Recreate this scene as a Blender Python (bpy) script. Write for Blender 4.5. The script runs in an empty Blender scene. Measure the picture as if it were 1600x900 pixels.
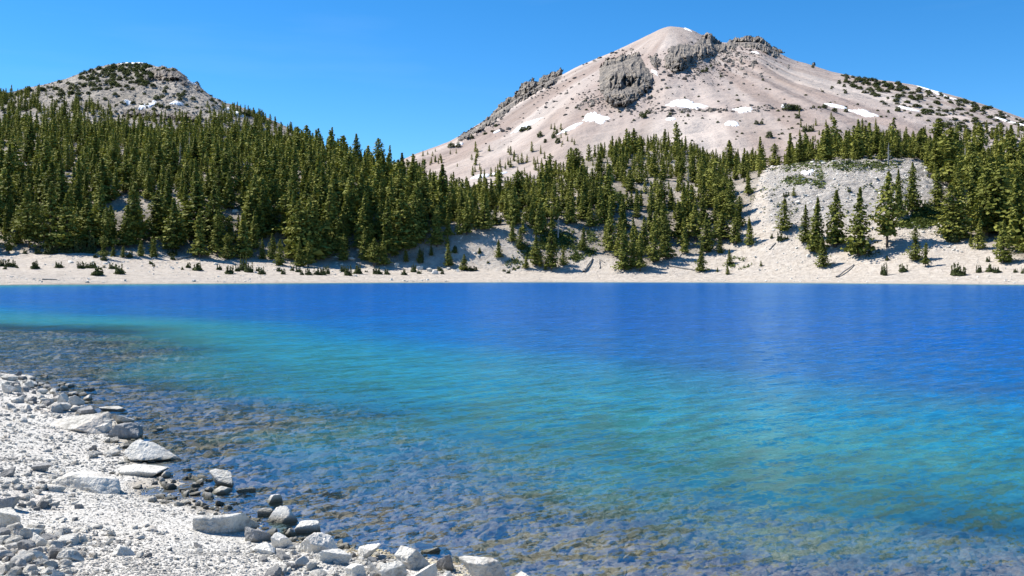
import bpy, bmesh, math, random
import numpy as np
from mathutils import Vector
R = math.radians
rng = np.random.default_rng(7)
random.seed(7)
SC = bpy.context.scene
C = SC.collection

# ------------------------------------------------------------------ camera, sky, sun, exposure
F, VH, CH = 1537.0, 428.0, 3.0          # focal length in photo pixels, horizon row, eye height over the lake
cam = bpy.data.cameras.new('camera'); camo = bpy.data.objects.new('camera', cam); C.objects.link(camo)
camo.location = (0, 0, CH); camo.rotation_euler = (R(90), 0, 0)
cam.sensor_width = 36; cam.lens = 36 * F / 1600
cam.shift_y = -(450 - VH) / 1600
cam.clip_start = 0.1; cam.clip_end = 20000
SC.camera = camo
SC.render.resolution_x, SC.render.resolution_y = 1024, 576
SUN_EL, SUN_AZ = 51.0, 289.0            # compass degrees: 0 = +Y (view direction), 270 = left
world = bpy.data.worlds.new('World'); SC.world = world; world.use_nodes = True
wn, wl = world.node_tree.nodes, world.node_tree.links
wn.clear()
wo = wn.new('ShaderNodeOutputWorld'); bg = wn.new('ShaderNodeBackground'); sky = wn.new('ShaderNodeTexSky')
sky.sky_type = 'NISHITA'; sky.sun_disc = False
sky.sun_elevation = R(SUN_EL); sky.sun_rotation = R(SUN_AZ)
sky.altitude = 2500; sky.air_density = 1.0; sky.dust_density = 0.15; sky.ozone_density = 2.0
hs = wn.new('ShaderNodeHueSaturation'); hs.inputs['Saturation'].default_value = 1.35; hs.inputs['Hue'].default_value = 0.492
tint = wn.new('ShaderNodeMix'); tint.data_type = 'RGBA'; tint.blend_type = 'MULTIPLY'; tint.inputs[0].default_value = 1
tint.inputs[7].default_value = (0.74, 0.95, 1.12, 1)
bg.inputs['Strength'].default_value = 0.096
# faint cirrus streaks low in the sky
tc = wn.new('ShaderNodeTexCoord'); mp = wn.new('ShaderNodeMapping'); mp.inputs['Scale'].default_value = (2.0, 2.0, 16)
mp.inputs['Rotation'].default_value = (0, R(6), 0)
nz = wn.new('ShaderNodeTexNoise'); nz.inputs['Scale'].default_value = 1.8; nz.inputs['Detail'].default_value = 5
rp = wn.new('ShaderNodeMapRange'); rp.inputs[1].default_value = 0.56; rp.inputs[2].default_value = 0.85; rp.inputs[4].default_value = 0.05
cm = wn.new('ShaderNodeMix'); cm.data_type = 'RGBA'; cm.inputs[7].default_value = (5, 6.3, 7.4, 1)
wl.new(tc.outputs['Generated'], mp.inputs['Vector']); wl.new(mp.outputs[0], nz.inputs['Vector']); wl.new(nz.outputs['Fac'], rp.inputs[0])
wl.new(sky.outputs[0], hs.inputs['Color']); wl.new(hs.outputs[0], tint.inputs[6]); wl.new(tint.outputs[2], cm.inputs[6])
wl.new(rp.outputs[0], cm.inputs[0]); wl.new(cm.outputs[2], bg.inputs['Color']); wl.new(bg.outputs[0], wo.inputs[0])
sl = bpy.data.lights.new('sun', 'SUN'); slo = bpy.data.objects.new('sun', sl); C.objects.link(slo)
sl.energy = 5.0; sl.angle = R(0.53); sl.color = (1.0, 0.95, 0.875)
SD = Vector((math.sin(R(SUN_AZ)) * math.cos(R(SUN_EL)), math.cos(R(SUN_AZ)) * math.cos(R(SUN_EL)), math.sin(R(SUN_EL))))
slo.rotation_euler = SD.to_track_quat('Z', 'Y').to_euler(); slo.location = (0, 0, 50)
vs = SC.view_settings
vs.view_transform = 'Standard'; vs.look = 'None'; vs.gamma = 1; vs.exposure = 0.80
SC.cycles.max_bounces = 6; SC.cycles.transparent_max_bounces = 8
SC.cycles.diffuse_bounces = 2; SC.cycles.glossy_bounces = 2
SC.cycles.caustics_reflective = False; SC.cycles.caustics_refractive = False
SC.cycles.use_denoising = True

# ------------------------------------------------------------------ helpers
ORD = 'first second third fourth fifth sixth seventh eighth ninth tenth eleventh twelfth thirteenth fourteenth fifteenth sixteenth'.split()
BANDS = {1: [''], 2: ['lower', 'upper'], 3: ['lower', 'middle', 'upper'], 4: ['lowest', 'lower', 'upper', 'topmost'], 5: ['lowest', 'lower', 'middle', 'upper', 'topmost']}
REG = {}
def later(o, noun, where, x, y, z, look=''):
    """note a thing of a crowd; name_crowds() gives each its own label once all stand"""
    REG.setdefault((noun, where), []).append((o, 800 + F * x / y, VH - F * (z - CH) / y, look))
def name_crowds():
    for (noun, where), L in REG.items():
        L.sort(key=lambda t: -t[2]); nb = min(5, max(1, math.ceil(len(L) / 11))); per = math.ceil(len(L) / nb)
        for b in range(nb):
            row = sorted(L[b * per:(b + 1) * per], key=lambda t: t[1])
            for i, (o, u, v, look) in enumerate(row):
                o['label'] = ' '.join(f"{look} {noun}, {ORD[i]} from left in the {BANDS[nb][b] + ' ' if nb > 1 else ''}row {where}".split())

def tag(o, label=None, cat=None, group=None, kind=None):
    if label: o['label'] = label
    if cat: o['category'] = cat
    if group: o['group'] = group
    if kind: o['kind'] = kind
    return o

def mesh_np(name, V, Fc, mats=(), smooth=False, attrs=None):
    me = bpy.data.meshes.new(name)
    V = np.ascontiguousarray(V, dtype=np.float32); Fc = np.ascontiguousarray(Fc, dtype=np.int32)
    n, k = Fc.shape
    me.vertices.add(len(V)); me.vertices.foreach_set('co', V.ravel())
    me.loops.add(n * k); me.loops.foreach_set('vertex_index', Fc.ravel())
    me.polygons.add(n)
    me.polygons.foreach_set('loop_start', np.arange(0, n * k, k, dtype=np.int32))
    me.polygons.foreach_set('loop_total', np.full(n, k, dtype=np.int32))
    me.polygons.foreach_set('use_smooth', np.full(n, smooth, dtype=bool))
    for m in mats: me.materials.append(m)
    for an, arr in (attrs or {}).items():
        arr = np.asarray(arr, dtype=np.float32)
        if arr.ndim == 1:
            a = me.attributes.new(an, 'FLOAT', 'POINT'); a.data.foreach_set('value', arr)
        else:
            a = me.attributes.new(an, 'FLOAT_COLOR', 'POINT')
            a.data.foreach_set('color', np.hstack([arr, np.ones((len(arr), 1), np.float32)]).ravel().astype(np.float32))
    me.update(calc_edges=True)
    me.validate()
    return me

def link(name, me, parent=None, loc=(0, 0, 0)):
    o = bpy.data.objects.new(name, me); C.objects.link(o); o.location = loc
    if parent: o.parent = parent
    return o

def hash3(ix, iy, iz, s):
    h = (ix * 374761393 + iy * 668265263 + iz * 2147483647 + s * 974634777) & 0xffffffff
    h = ((h ^ (h >> 13)) * 1274126177) & 0xffffffff
    h = ((h ^ (h >> 16)) * 2246822519) & 0xffffffff
    return ((h ^ (h >> 15)) & 0xffffff) / float(0xffffff)

def noise3(P, s=0):
    P = np.asarray(P, dtype=np.float64)
    I = np.floor(P).astype(np.int64); f = P - I; f = f * f * f * (f * (f * 6 - 15) + 10)
    x, y, z = I[..., 0], I[..., 1], I[..., 2]; fx, fy, fz = f[..., 0], f[..., 1], f[..., 2]
    def L(a, b, t): return a + (b - a) * t
    v = []
    for dz in (0, 1):
        a = L(hash3(x, y, z + dz, s), hash3(x + 1, y, z + dz, s), fx)
        b = L(hash3(x, y + 1, z + dz, s), hash3(x + 1, y + 1, z + dz, s), fx)
        v.append(L(a, b, fy))
    return L(v[0], v[1], fz) * 2 - 1

def fbm3(P, oct=4, s=0, gain=0.5, ridged=False):
    P = np.asarray(P, dtype=np.float64); a = 1.0; t = 0; out = 0
    for i in range(oct):
        n = noise3(P * (2.03 ** i) + 17.3 * i, s + i)
        if ridged: n = 1 - 2 * np.abs(n)
        out = out + a * n; t += a; a *= gain
    return out / t

def fbm2(x, y, oct=4, s=0, gain=0.5, ridged=False):
    return fbm3(np.stack([x, y, np.zeros_like(x) + 0.37 * s], -1), oct, s, gain, ridged)

def sstep(a, b, x):
    t = np.clip((x - a) / (b - a), 0, 1); return t * t * (3 - 2 * t)

def ico(sub, _c={}):
    if sub not in _c:
        bm = bmesh.new(); bmesh.ops.create_icosphere(bm, subdivisions=sub, radius=1)
        bm.verts.ensure_lookup_table()
        V = np.array([v.co[:] for v in bm.verts]); V /= np.linalg.norm(V, axis=1)[:, None]
        Fc = np.array([[v.index for v in f.verts] for f in bm.faces]); bm.free(); _c[sub] = (V, Fc)
    return _c[sub]

# ------------------------------------------------------------------ material helpers
class NT:
    def __init__(s, name):
        s.m = bpy.data.materials.new(name); s.m.use_nodes = True
        s.n = s.m.node_tree.nodes; s.l = s.m.node_tree.links; s.n.clear()
        s.out = s.n.new('ShaderNodeOutputMaterial')
    def N(s, t, **kw):
        o = s.n.new(t)
        for k, v in kw.items():
            if hasattr(o, k): setattr(o, k, v)
            else: o.inputs[k.replace('_', ' ')].default_value = v
        return o
    def link(s, a, b): s.l.new(a, b)
    def pos(s, scale=(1, 1, 1), rot=(0, 0, 0)):
        g = s.N('ShaderNodeNewGeometry'); m = s.N('ShaderNodeMapping')
        m.inputs['Scale'].default_value = scale; m.inputs['Rotation'].default_value = rot
        s.link(g.outputs['Position'], m.inputs[0]); return m.outputs[0]
    def crest(s, along, across, rot):
        g = s.N('ShaderNodeNewGeometry'); m = s.N('ShaderNodeMapping'); m.vector_type = 'TEXTURE'
        m.inputs['Rotation'].default_value = (0, 0, R(rot)); m.inputs['Scale'].default_value = (along, across, 1)
        s.link(g.outputs['Position'], m.inputs[0]); return m.outputs[0]
    def objpos(s, scale=(1, 1, 1)):
        g = s.N('ShaderNodeTexCoord'); m = s.N('ShaderNodeMapping'); m.inputs['Scale'].default_value = scale
        s.link(g.outputs['Object'], m.inputs[0]); return m.outputs[0]
    def noise(s, vec, scale, detail=4, rough=0.55, dist=0):
        n = s.N('ShaderNodeTexNoise'); n.inputs['Scale'].default_value = scale; n.inputs['Detail'].default_value = detail
        n.inputs['Roughness'].default_value = rough; n.inputs['Distortion'].default_value = dist
        s.link(vec, n.inputs['Vector']); return n.outputs['Fac']
    def voro(s, vec, scale, feat='F1', out='Distance'):
        n = s.N('ShaderNodeTexVoronoi'); n.feature = feat; n.inputs['Scale'].default_value = scale
        s.link(vec, n.inputs['Vector']); return n.outputs[out]
    def mr(s, v, a, b, c=0, d=1):
        n = s.N('ShaderNodeMapRange'); 
        for i, x in enumerate((a, b, c, d)): n.inputs[i + 1].default_value = x
        s.link(v, n.inputs[0]); return n.outputs[0]
    def math(s, op, a, b=None):
        n = s.N('ShaderNodeMath'); n.operation = op
        for i, x in enumerate((a, b)):
            if x is None: continue
            if isinstance(x, (int, float)): n.inputs[i].default_value = x
            else: s.link(x, n.inputs[i])
        return n.outputs[0]
    def mix(s, f, a, b, mode='MIX'):
        n = s.N('ShaderNodeMix'); n.data_type = 'RGBA'; n.blend_type = mode
        for i, x in ((0, f), (6, a), (7, b)):
            if isinstance(x, (int, float)): n.inputs[i].default_value = x
            elif isinstance(x, tuple): n.inputs[i].default_value = x + (1,) if len(x) == 3 else x
            else: s.link(x, n.inputs[i])
        return n.outputs[2]
    def ramp(s, f, stops):
        n = s.N('ShaderNodeValToRGB'); e = n.color_ramp.elements
        while len(e) < len(stops): e.new(0.5)
        for el, (p, c) in zip(e, stops): el.position = p; el.color = tuple(c) + (1,)
        s.link(f, n.inputs[0]); return n.outputs[0]
    def attr(s, name, out='Fac'):
        n = s.N('ShaderNodeAttribute'); n.attribute_name = name; return n.outputs[out]
    def bump(s, h, strength, dist, normal=None):
        n = s.N('ShaderNodeBump'); n.inputs['Strength'].default_value = strength; n.inputs['Distance'].default_value = dist
        s.link(h, n.inputs['Height'])
        if normal: s.link(normal, n.inputs['Normal'])
        return n.outputs[0]
    def z(s):
        g = s.N('ShaderNodeNewGeometry'); x = s.N('ShaderNodeSeparateXYZ'); s.link(g.outputs['Position'], x.inputs[0]); return x.outputs[2]
    def finish(s, col, rough=0.9, normal=None, spec=0.2):
        b = s.N('ShaderNodeBsdfPrincipled'); b.inputs['Roughness'].default_value = rough
        b.inputs['Specular IOR Level'].default_value = spec
        if isinstance(col, tuple): b.inputs['Base Color'].default_value = col + (1,)
        else: s.link(col, b.inputs['Base Color'])
        if normal: s.link(normal, b.inputs['Normal'])
        s.link(b.outputs[0], s.out.inputs[0]); return s.m

def mat_beach():
    m = NT('pale gravel'); p = m.pos()
    c1 = m.voro(p, 26, out='Color'); bw = m.N('ShaderNodeSeparateColor'); m.link(c1, bw.inputs[0])
    big = m.noise(p, 0.7, 5); fine = m.noise(p, 45, 4, 0.65)
    cell = m.ramp(bw.outputs[0], [(0, (.31, .295, .26)), (.45, (.47, .45, .405)), (1, (.60, .58, .525))])
    warm = m.mix(m.mr(big, .5, .75, 0, .6), cell, (.50, .44, .38))
    col = m.mix(m.mr(fine, .35, .7, 0, .35), warm, (.58, .56, .52))
    zz = m.z()
    # below the waterline the stones carry brown algae and silt
    bed_n = m.noise(p, 2.2, 6, .65); bedc = m.ramp(bed_n, [(.3, (.16, .145, .11)), (.5, (.28, .245, .19)), (.62, (.34, .30, .24)), (.75, (.46, .44, .40))])
    bedc = m.mix(m.mr(zz, -1.1, -.4, .8, 0), bedc, (.52, .50, .43))
    wet = m.mix(m.mr(zz, -.01, .03), bedc, col)
    h = m.math('ADD', m.math('MULTIPLY', m.voro(p, 26), -0.6), m.math('MULTIPLY', m.voro(p, 60), -0.3))
    h2 = m.math('ADD', h, m.math('MULTIPLY', fine, .3))
    n = m.bump(h2, 0.7, 0.025)
    return m.finish(wet, .95, n, .1)

def mat_rock(name, stops, scale=1.0, pit=0.5, warm=None, wetline=False):
    m = NT(name); p = m.objpos(); oi = m.N('ShaderNodeObjectInfo')
    add = m.N('ShaderNodeVectorMath'); add.operation = 'ADD'; m.link(p, add.inputs[0])
    cmb = m.N('ShaderNodeCombineXYZ'); m.link(m.math('MULTIPLY', oi.outputs['Random'], 50), cmb.inputs[0]); m.link(cmb.outputs[0], add.inputs[1]); p = add.outputs[0]
    a = m.noise(p, 3.0 * scale, 8, .65); b = m.noise(p, 22 * scale, 6, .7)
    f = m.math('ADD', m.math('MULTIPLY', a, .6), m.math('MULTIPLY', b, .4))
    f = m.math('ADD', f, m.mr(oi.outputs['Random'], 0, 1, -.07, .07))
    col = m.ramp(f, stops)
    if warm: col = m.mix(m.mr(m.noise(p, 1.4 * scale, 3), .52, .68, 0, .55), col, warm)
    if wetline:
        col = m.mix(m.mr(m.z(), .02, .09, .85, 0), col, (.085, .08, .05))
    pits = m.mr(m.voro(p, 30 * scale), 0.05, .35)
    hgt = m.math('ADD', m.math('ADD', m.math('MULTIPLY', a, 1.2), m.math('MULTIPLY', b, .5)), m.math('MULTIPLY', pits, pit * .3))
    return m.finish(col, .9, m.bump(hgt, .8, .06 / scale), .15)

def mat_terrain():
    """far shore and wooded hills: pale pumice gravel, brown soil, pale bedrock where the attribute says rock"""
    m = NT('pumice slope'); p = m.pos()
    a = m.noise(p, .05, 6, .6); b = m.noise(p, .6, 6, .65); c = m.noise(p, 2.5, 5, .7)
    base = m.ramp(b, [(.3, (.34, .29, .24)), (.5, (.49, .435, .37)), (.7, (.56, .505, .44))])
    base = m.mix(m.mr(a, .5, .7, 0, .5), base, (.40, .365, .33))
    st = m.noise(m.pos((.25, .25, 1.6), (R(8), 0, R(15))), 1.3, 7, .75)
    rockc = m.ramp(st, [(.3, (.20, .195, .19)), (.42, (.45, .41, .36)), (.50, (.60, .555, .50)), (.75, (.70, .655, .60))])
    col = m.mix(m.attr('rock'), base, rockc)
    soil = m.ramp(c, [(.35, (.10, .085, .06)), (.55, (.22, .19, .15)), (.7, (.48, .46, .43))])
    col = m.mix(m.attr('forest'), col, soil)
    spk = m.mr(m.voro(p, .55), .1, .22, .5, 0)
    zz = m.z(); sh = m.math('ADD', zz, m.mr(m.noise(m.pos((.3, .3, 1)), .25, 4), 0, 1, -.5, .5))
    wn_ = m.N('ShaderNodeTexNoise'); wn_.noise_dimensions = '1D'; wn_.inputs['Scale'].default_value = 2.6; wn_.inputs['Detail'].default_value = 4; m.link(sh, wn_.inputs['W'])
    lines = m.math('MULTIPLY', m.mr(wn_.outputs['Fac'], .50, .62, 0, .55), m.mr(zz, 2.0, 5.0, 1, 0))
    col = m.mix(lines, col, (.36, .33, .29))
    col = m.mix(m.mr(sh, -.15, .35, .7, 0), col, (.22, .20, .17))
    col = m.mix(spk, col, (.22, .20, .18))
    hgt = m.math('ADD', m.math('MULTIPLY', st, m.mr(m.attr('rock'), 0, 1, .3, 2.2)), m.math('ADD', m.math('MULTIPLY', b, .7), m.math('MULTIPLY', c, .3)))
    return m.finish(col, .95, m.bump(hgt, 1.0, 1.1), .05)

def mat_mountain():
    m = NT('volcanic scree'); p = m.pos()
    col = m.attr('tone', 'Color')
    a = m.noise(p, .03, 7, .65); b = m.noise(p, .22, 6, .7)
    col = m.mix(m.mr(a, .35, .68, 0, .28), col, (.30, .27, .255))
    spk = m.mr(b, .57, .66, 0, .45)
    col = m.mix(spk, col, m.mix(.5, col, (.17, .15, .14)))
    hgt = m.math('ADD', m.math('MULTIPLY', a, 6.0), m.math('MULTIPLY', b, 1.4))
    return m.finish(col, .95, m.bump(hgt, .6, 1.3), .05)

def mat_crag():
    m = NT('dark crag rock'); p = m.pos()
    st = m.noise(m.pos((1, 1, .28)), .16, 8, .72); b = m.noise(p, .35, 6, .7)
    f = m.math('ADD', m.math('MULTIPLY', st, .65), m.math('MULTIPLY', b, .35))
    col = m.ramp(f, [(.36, (.045, .043, .045)), (.45, (.11, .103, .098)), (.53, (.21, .19, .168)), (.62, (.32, .285, .245))])
    col = m.mix(m.mr(m.noise(p, .045, 3), .5, .62, 0, .55), col, (.36, .31, .25))
    return m.finish(col, .95, m.bump(f, .8, 4.0), .05)

def mat_snow():
    m = NT('old snow'); p = m.pos()
    a = m.noise(p, .2, 5)
    return m.finish(m.ramp(a, [(.3, (.74, .75, .77)), (.7, (.86, .86, .86))]), .7, m.bump(a, .4, 1.0), .2)

def mat_leaf(name, c0, c1, c2):
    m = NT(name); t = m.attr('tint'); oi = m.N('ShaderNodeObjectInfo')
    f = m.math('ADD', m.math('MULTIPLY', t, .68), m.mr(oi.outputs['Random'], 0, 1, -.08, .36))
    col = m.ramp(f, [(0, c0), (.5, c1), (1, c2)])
    b = m.N('ShaderNodeBsdfPrincipled'); b.inputs['Roughness'].default_value = .75; b.inputs['Specular IOR Level'].default_value = .15
    m.link(col, b.inputs['Base Color'])
    tr = m.N('ShaderNodeBsdfTranslucent'); m.link(m.mix(.5, col, (.16, .20, .02)), tr.inputs[0])
    mx = m.N('ShaderNodeMixShader'); mx.inputs[0].default_value = .15
    m.link(b.outputs[0], mx.inputs[1]); m.link(tr.outputs[0], mx.inputs[2]); m.link(mx.outputs[0], m.out.inputs[0])
    return m.m

def mat_bark(name, stops):
    m = NT(name); p = m.objpos((1, 1, .25)); a = m.noise(p, 3, 5, .7)
    return m.finish(m.ramp(a, stops), .9, m.bump(a, .6, .05), .1)

def mat_water():
    m = NT('lake water')
    dep = m.attr('depth')
    # colour that comes back out of clear alpine water of this depth
    lg = m.mr(dep, 0, 10)
    body = m.ramp(lg, [(0, (.05, .15, .14)), (.06, (.034, .205, .215)), (.14, (.022, .195, .235)), (.25, (.010, .140, .235)), (.45, (.003, .082, .255)), (1, (.002, .068, .275))])
    def nz(v, det, ro): return m.noise(v, 1, det, ro)
    rip_light = m.math('ADD', m.math('MULTIPLY', nz(m.crest(1.6, .42, 44), 4, .7), .5), m.math('MULTIPLY', nz(m.crest(.4, .22, 30), 5, .75), .5))
    rip_light = m.math('ADD', m.math('MULTIPLY', rip_light, .8), m.math('MULTIPLY', nz(m.crest(7, 3.2, 25), 6, .8), .2))
    body = m.mix(1.0, body, m.mr(rip_light, .42, .58, .60, 1.38), 'MULTIPLY')  # light and dark of ripple-refracted light, painted into the body colour
    opac = m.math('SUBTRACT', 1.0, m.math('POWER', 2.718, m.math('MULTIPLY', m.math('MAXIMUM', m.math('SUBTRACT', dep, .22), 0), -1.15)))
    # wind ripples: slopes taken straight from three sizes of noise, so that far water stays ruffled
    def slope(along, across, rot, k, det):
        n = m.N('ShaderNodeTexNoise'); n.inputs['Scale'].default_value = 1; n.inputs['Detail'].default_value = det; n.inputs['Roughness'].default_value = .6
        m.link(m.crest(along, across, rot), n.inputs['Vector'])
        sb = m.N('ShaderNodeVectorMath'); sb.operation = 'SUBTRACT'; m.link(n.outputs['Color'], sb.inputs[0]); sb.inputs[1].default_value = (.5, .5, .5)
        mu = m.N('ShaderNodeVectorMath'); mu.operation = 'MULTIPLY'; m.link(sb.outputs[0], mu.inputs[0]); mu.inputs[1].default_value = (k * .8, k, 0)
        return mu.outputs[0]
    def vadd(a, b):
        n = m.N('ShaderNodeVectorMath'); n.operation = 'ADD'; m.link(a, n.inputs[0])
        if isinstance(b, tuple): n.inputs[1].default_value = b
        else: m.link(b, n.inputs[1])
        return n.outputs[0]
    sv = vadd(vadd(slope(1.7, .46, 46, .44, 2), slope(.42, .19, 35, .56, 3)), slope(.12, .07, 55, .6, 2))
    sv = vadd(sv, slope(9, 4, 30, .26, 4))
    w0 = m.noise(m.crest(50, 14, 12), 1, 5, .6)
    sc = m.N('ShaderNodeVectorMath'); sc.operation = 'SCALE'; m.link(sv, sc.inputs[0]); m.link(m.mr(w0, .35, .65, .7, 1.2), sc.inputs['Scale'])
    nn = m.N('ShaderNodeVectorMath'); nn.operation = 'NORMALIZE'; m.link(vadd(sc.outputs[0], (0, 0, 1)), nn.inputs[0]); nrm = nn.outputs[0]
    tr = m.N('ShaderNodeBsdfTransparent')
    m.link(m.mix(m.mr(dep, .3, 2.0), (1, 1, 1), (.50, .80, .85)), tr.inputs[0])
    df = m.N('ShaderNodeBsdfDiffuse'); m.link(body, df.inputs[0])
    mb = m.N('ShaderNodeMixShader'); m.link(opac, mb.inputs[0]); rf = m.N('ShaderNodeBsdfRefraction'); rf.inputs['IOR'].default_value = 1.09; rf.inputs['Roughness'].default_value = .0; m.link(nrm, rf.inputs['Normal'])
    m.link(m.mix(m.mr(dep, .3, 2.0), (1, 1, 1), (.50, .80, .85)), rf.inputs[0])
    rt = m.N('ShaderNodeMixShader'); rt.inputs[0].default_value = .4; m.link(tr.outputs[0], rt.inputs[1]); m.link(rf.outputs[0], rt.inputs[2]); m.link(rt.outputs[0], mb.inputs[1]); m.link(df.outputs[0], mb.inputs[2])
    gl = m.N('ShaderNodeBsdfGlossy'); gl.inputs['Color'].default_value = (.58, .92, 1, 1); gl.inputs['Roughness'].default_value = .16; m.link(nrm, gl.inputs['Normal'])
    fr = m.N('ShaderNodeFresnel'); fr.inputs['IOR'].default_value = 1.33; m.link(nrm, fr.inputs['Normal'])
    mx = m.N('ShaderNodeMixShader'); m.link(m.math('MULTIPLY', fr.outputs[0], .34), mx.inputs[0]); m.link(mb.outputs[0], mx.inputs[1]); m.link(gl.outputs[0], mx.inputs[2])
    m.link(mx.outputs[0], m.out.inputs[0]); return m.m

M_BEACH = mat_beach()
PALE = [(.32, (.20, .19, .17)), (.42, (.44, .42, .37)), (.50, (.62, .595, .53)), (.66, (.74, .71, .64))]
M_BOULDER = mat_rock('pale boulder rock', PALE, 1.0, .6, (.50, .43, .36), True)
M_DARKROCK = mat_rock('grey boulder rock', [(.3, (.12, .12, .115)), (.45, (.23, .225, .215)), (.6, (.34, .335, .32)), (.75, (.42, .41, .39))], 1.0, .6, None, True)
M_TALUS = mat_rock('grey talus rock', [(.3, (.13, .12, .11)), (.45, (.26, .24, .215)), (.6, (.37, .345, .31))], .05, .3)
M_PEBBLE = mat_rock('pebble rock', [(.35, (.28, .265, .235)), (.5, (.50, .48, .43)), (.65, (.64, .615, .56))], .8, .2)
M_BEDSTONE = mat_rock('submerged stone', [(.34, (.04, .035, .025)), (.44, (.15, .125, .075)), (.52, (.34, .285, .18)), (.66, (.66, .58, .42))], 1.0, .2, (.36, .33, .16))
M_TERRAIN, M_MOUNT, M_CRAG, M_SNOW, M_WATER = mat_terrain(), mat_mountain(), mat_crag(), mat_snow(), mat_water()
M_LEAF = mat_leaf('conifer needles', (.055, .066, .016), (.165, .178, .034), (.29, .285, .060))
M_SHRUB = mat_leaf('shrub leaves', (.040, .055, .022), (.080, .100, .034), (.140, .150, .055))
M_MEADOW = mat_leaf('manzanita leaves', (.06, .085, .022), (.115, .145, .035), (.18, .20, .06))
M_BARK = mat_bark('brown bark', [(.3, (.06, .045, .035)), (.6, (.16, .125, .10)), (.8, (.26, .22, .19))])
M_SNAG = mat_bark('weathered grey wood', [(.3, (.22, .21, .20)), (.6, (.38, .37, .35)), (.8, (.48, .47, .45))])
M_LOG = mat_bark('bleached driftwood', [(.3, (.20, .17, .14)), (.55, (.40, .37, .33)), (.8, (.55, .52, .48))])

# ------------------------------------------------------------------ terrain functions
SHORE = np.array([(-420, 330), (-300, 250), (-190, 185), (-110, 120), (-62, 78), (-38, 55), (-25, 41), (-16.8, 31.4), (-12.6, 26.6), (-9.7, 22.4), (-7.0, 18.9), (-6.3, 17.0),
                  (-4.75, 14.6), (-3.5, 12.5), (-2.6, 11.1), (-1.7, 10.4), (-0.9, 9.9), (0.2, 9.3), (2, 8.6), (4.5, 7.3), (9, 4), (20, -5), (60, -40), (400, -300)], float)
def shore_dist(x, y):
    """signed distance to the near shoreline, positive over the lake"""
    best = np.full(x.shape, 1e9); sg = np.ones(x.shape)
    for (ax, ay), (bx, by) in zip(SHORE[:-1], SHORE[1:]):
        dx, dy = bx - ax, by - ay; L2 = dx * dx + dy * dy
        t = np.clip(((x - ax) * dx + (y - ay) * dy) / L2, 0, 1)
        d = np.hypot(x - ax - t * dx, y - ay - t * dy)
        c = dx * (y - ay) - dy * (x - ax)
        m = d < best; best = np.where(m, d, best); sg = np.where(m, np.sign(c), sg)
    return best * sg

def cv(pts):
    a = np.array(pts, float); return lambda u: np.interp(u, a[:, 0], a[:, 1])
def smooth_cv(pts, w=14):
    f = cv(pts)
    return lambda u: (f(u - w) + f(u - w / 2) + 2 * f(u) + f(u + w / 2) + f(u + w)) / 6
vs_ = smooth_cv([(-900, 452), (-300, 448), (0, 445), (300, 443.4), (600, 441.8), (850, 441), (1100, 441.3), (1300, 442.6), (1600, 445), (2000, 449), (2600, 456)], 60)
def YS(u): return F * CH / (vs_(u) - VH)
v1 = smooth_cv([(-900, 400), (0, 397), (100, 395), (200, 398), (300, 404), (400, 408), (500, 414), (600, 419), (700, 421), (780, 424), (850, 428), (1000, 431), (1300, 434), (1600, 436), (2600, 440)])
y1 = smooth_cv([(-900, 75), (0, 75), (300, 68), (500, 52), (700, 40), (850, 22), (1000, 14), (1600, 12), (2600, 12)], 40)   # beach depth
v2 = smooth_cv([(-900, 300), (0, 300), (300, 305), (450, 312), (600, 330), (700, 348), (780, 352), (850, 340), (950, 322), (1050, 318), (1130, 305), (1180, 285), (1230, 272), (1300, 262), (1400, 256), (1450, 262), (1500, 285), (1600, 310), (2600, 320)], 24)
y2 = smooth_cv([(-900, 430), (0, 430), (450, 425), (700, 405), (800, 402), (950, 420), (1150, 430), (1300, 415), (1450, 410), (1600, 390), (2600, 370)], 40)
v3 = smooth_cv([(-900, 230), (-200, 190), (0, 191), (100, 199), (200, 207), (300, 212), (400, 217), (480, 230), (550, 252), (600, 270), (650, 284), (700, 300), (750, 312), (800, 304), (850, 284), (900, 248), (950, 232), (1000, 226), (1050, 226), (1100, 240), (1150, 256), (1200, 262), (1250, 252), (1300, 246), (1350, 242), (1400, 240), (1450, 250), (1500, 254), (1600, 260), (2000, 270), (2600, 320)], 20)
y3 = smooth_cv([(-900, 650), (0, 640), (400, 640), (600, 600), (750, 540), (850, 560), (1000, 590), (1150, 570), (1300, 560), (1600, 540), (2600, 520)], 50)

def zof(y, v): return CH + y * (VH - v) / F

def hermite(K, Z, y, crest=None):
    """K, Z lists of knots per column; monotone cubic through them"""
    n = len(K); S = [(Z[i + 1] - Z[i]) / (K[i + 1] - K[i]) for i in range(n - 1)]
    T = [S[0]] + [np.where(S[i - 1] * S[i] > 0, 2 * S[i - 1] * S[i] / (S[i - 1] + S[i] + 1e-9), 0) for i in range(1, n - 1)] + [S[-1]]
    out = Z[0] + (y - K[0]) * T[0]
    TL = list(T)
    if crest is not None: TL[crest] = S[crest - 1] * .85; T[crest] = S[crest]
    for i in range(n - 1):
        h = K[i + 1] - K[i]; t = np.clip((y - K[i]) / h, 0, 1)
        v = (2 * t**3 - 3 * t**2 + 1) * Z[i] + (t**3 - 2 * t**2 + t) * h * T[i] + (-2 * t**3 + 3 * t**2) * Z[i + 1] + (t**3 - t**2) * h * TL[i + 1]
        out = np.where(y >= K[i], v, out)
    return np.where(y > K[-1], Z[-1] + (y - K[-1]) * T[-1], out)

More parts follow.
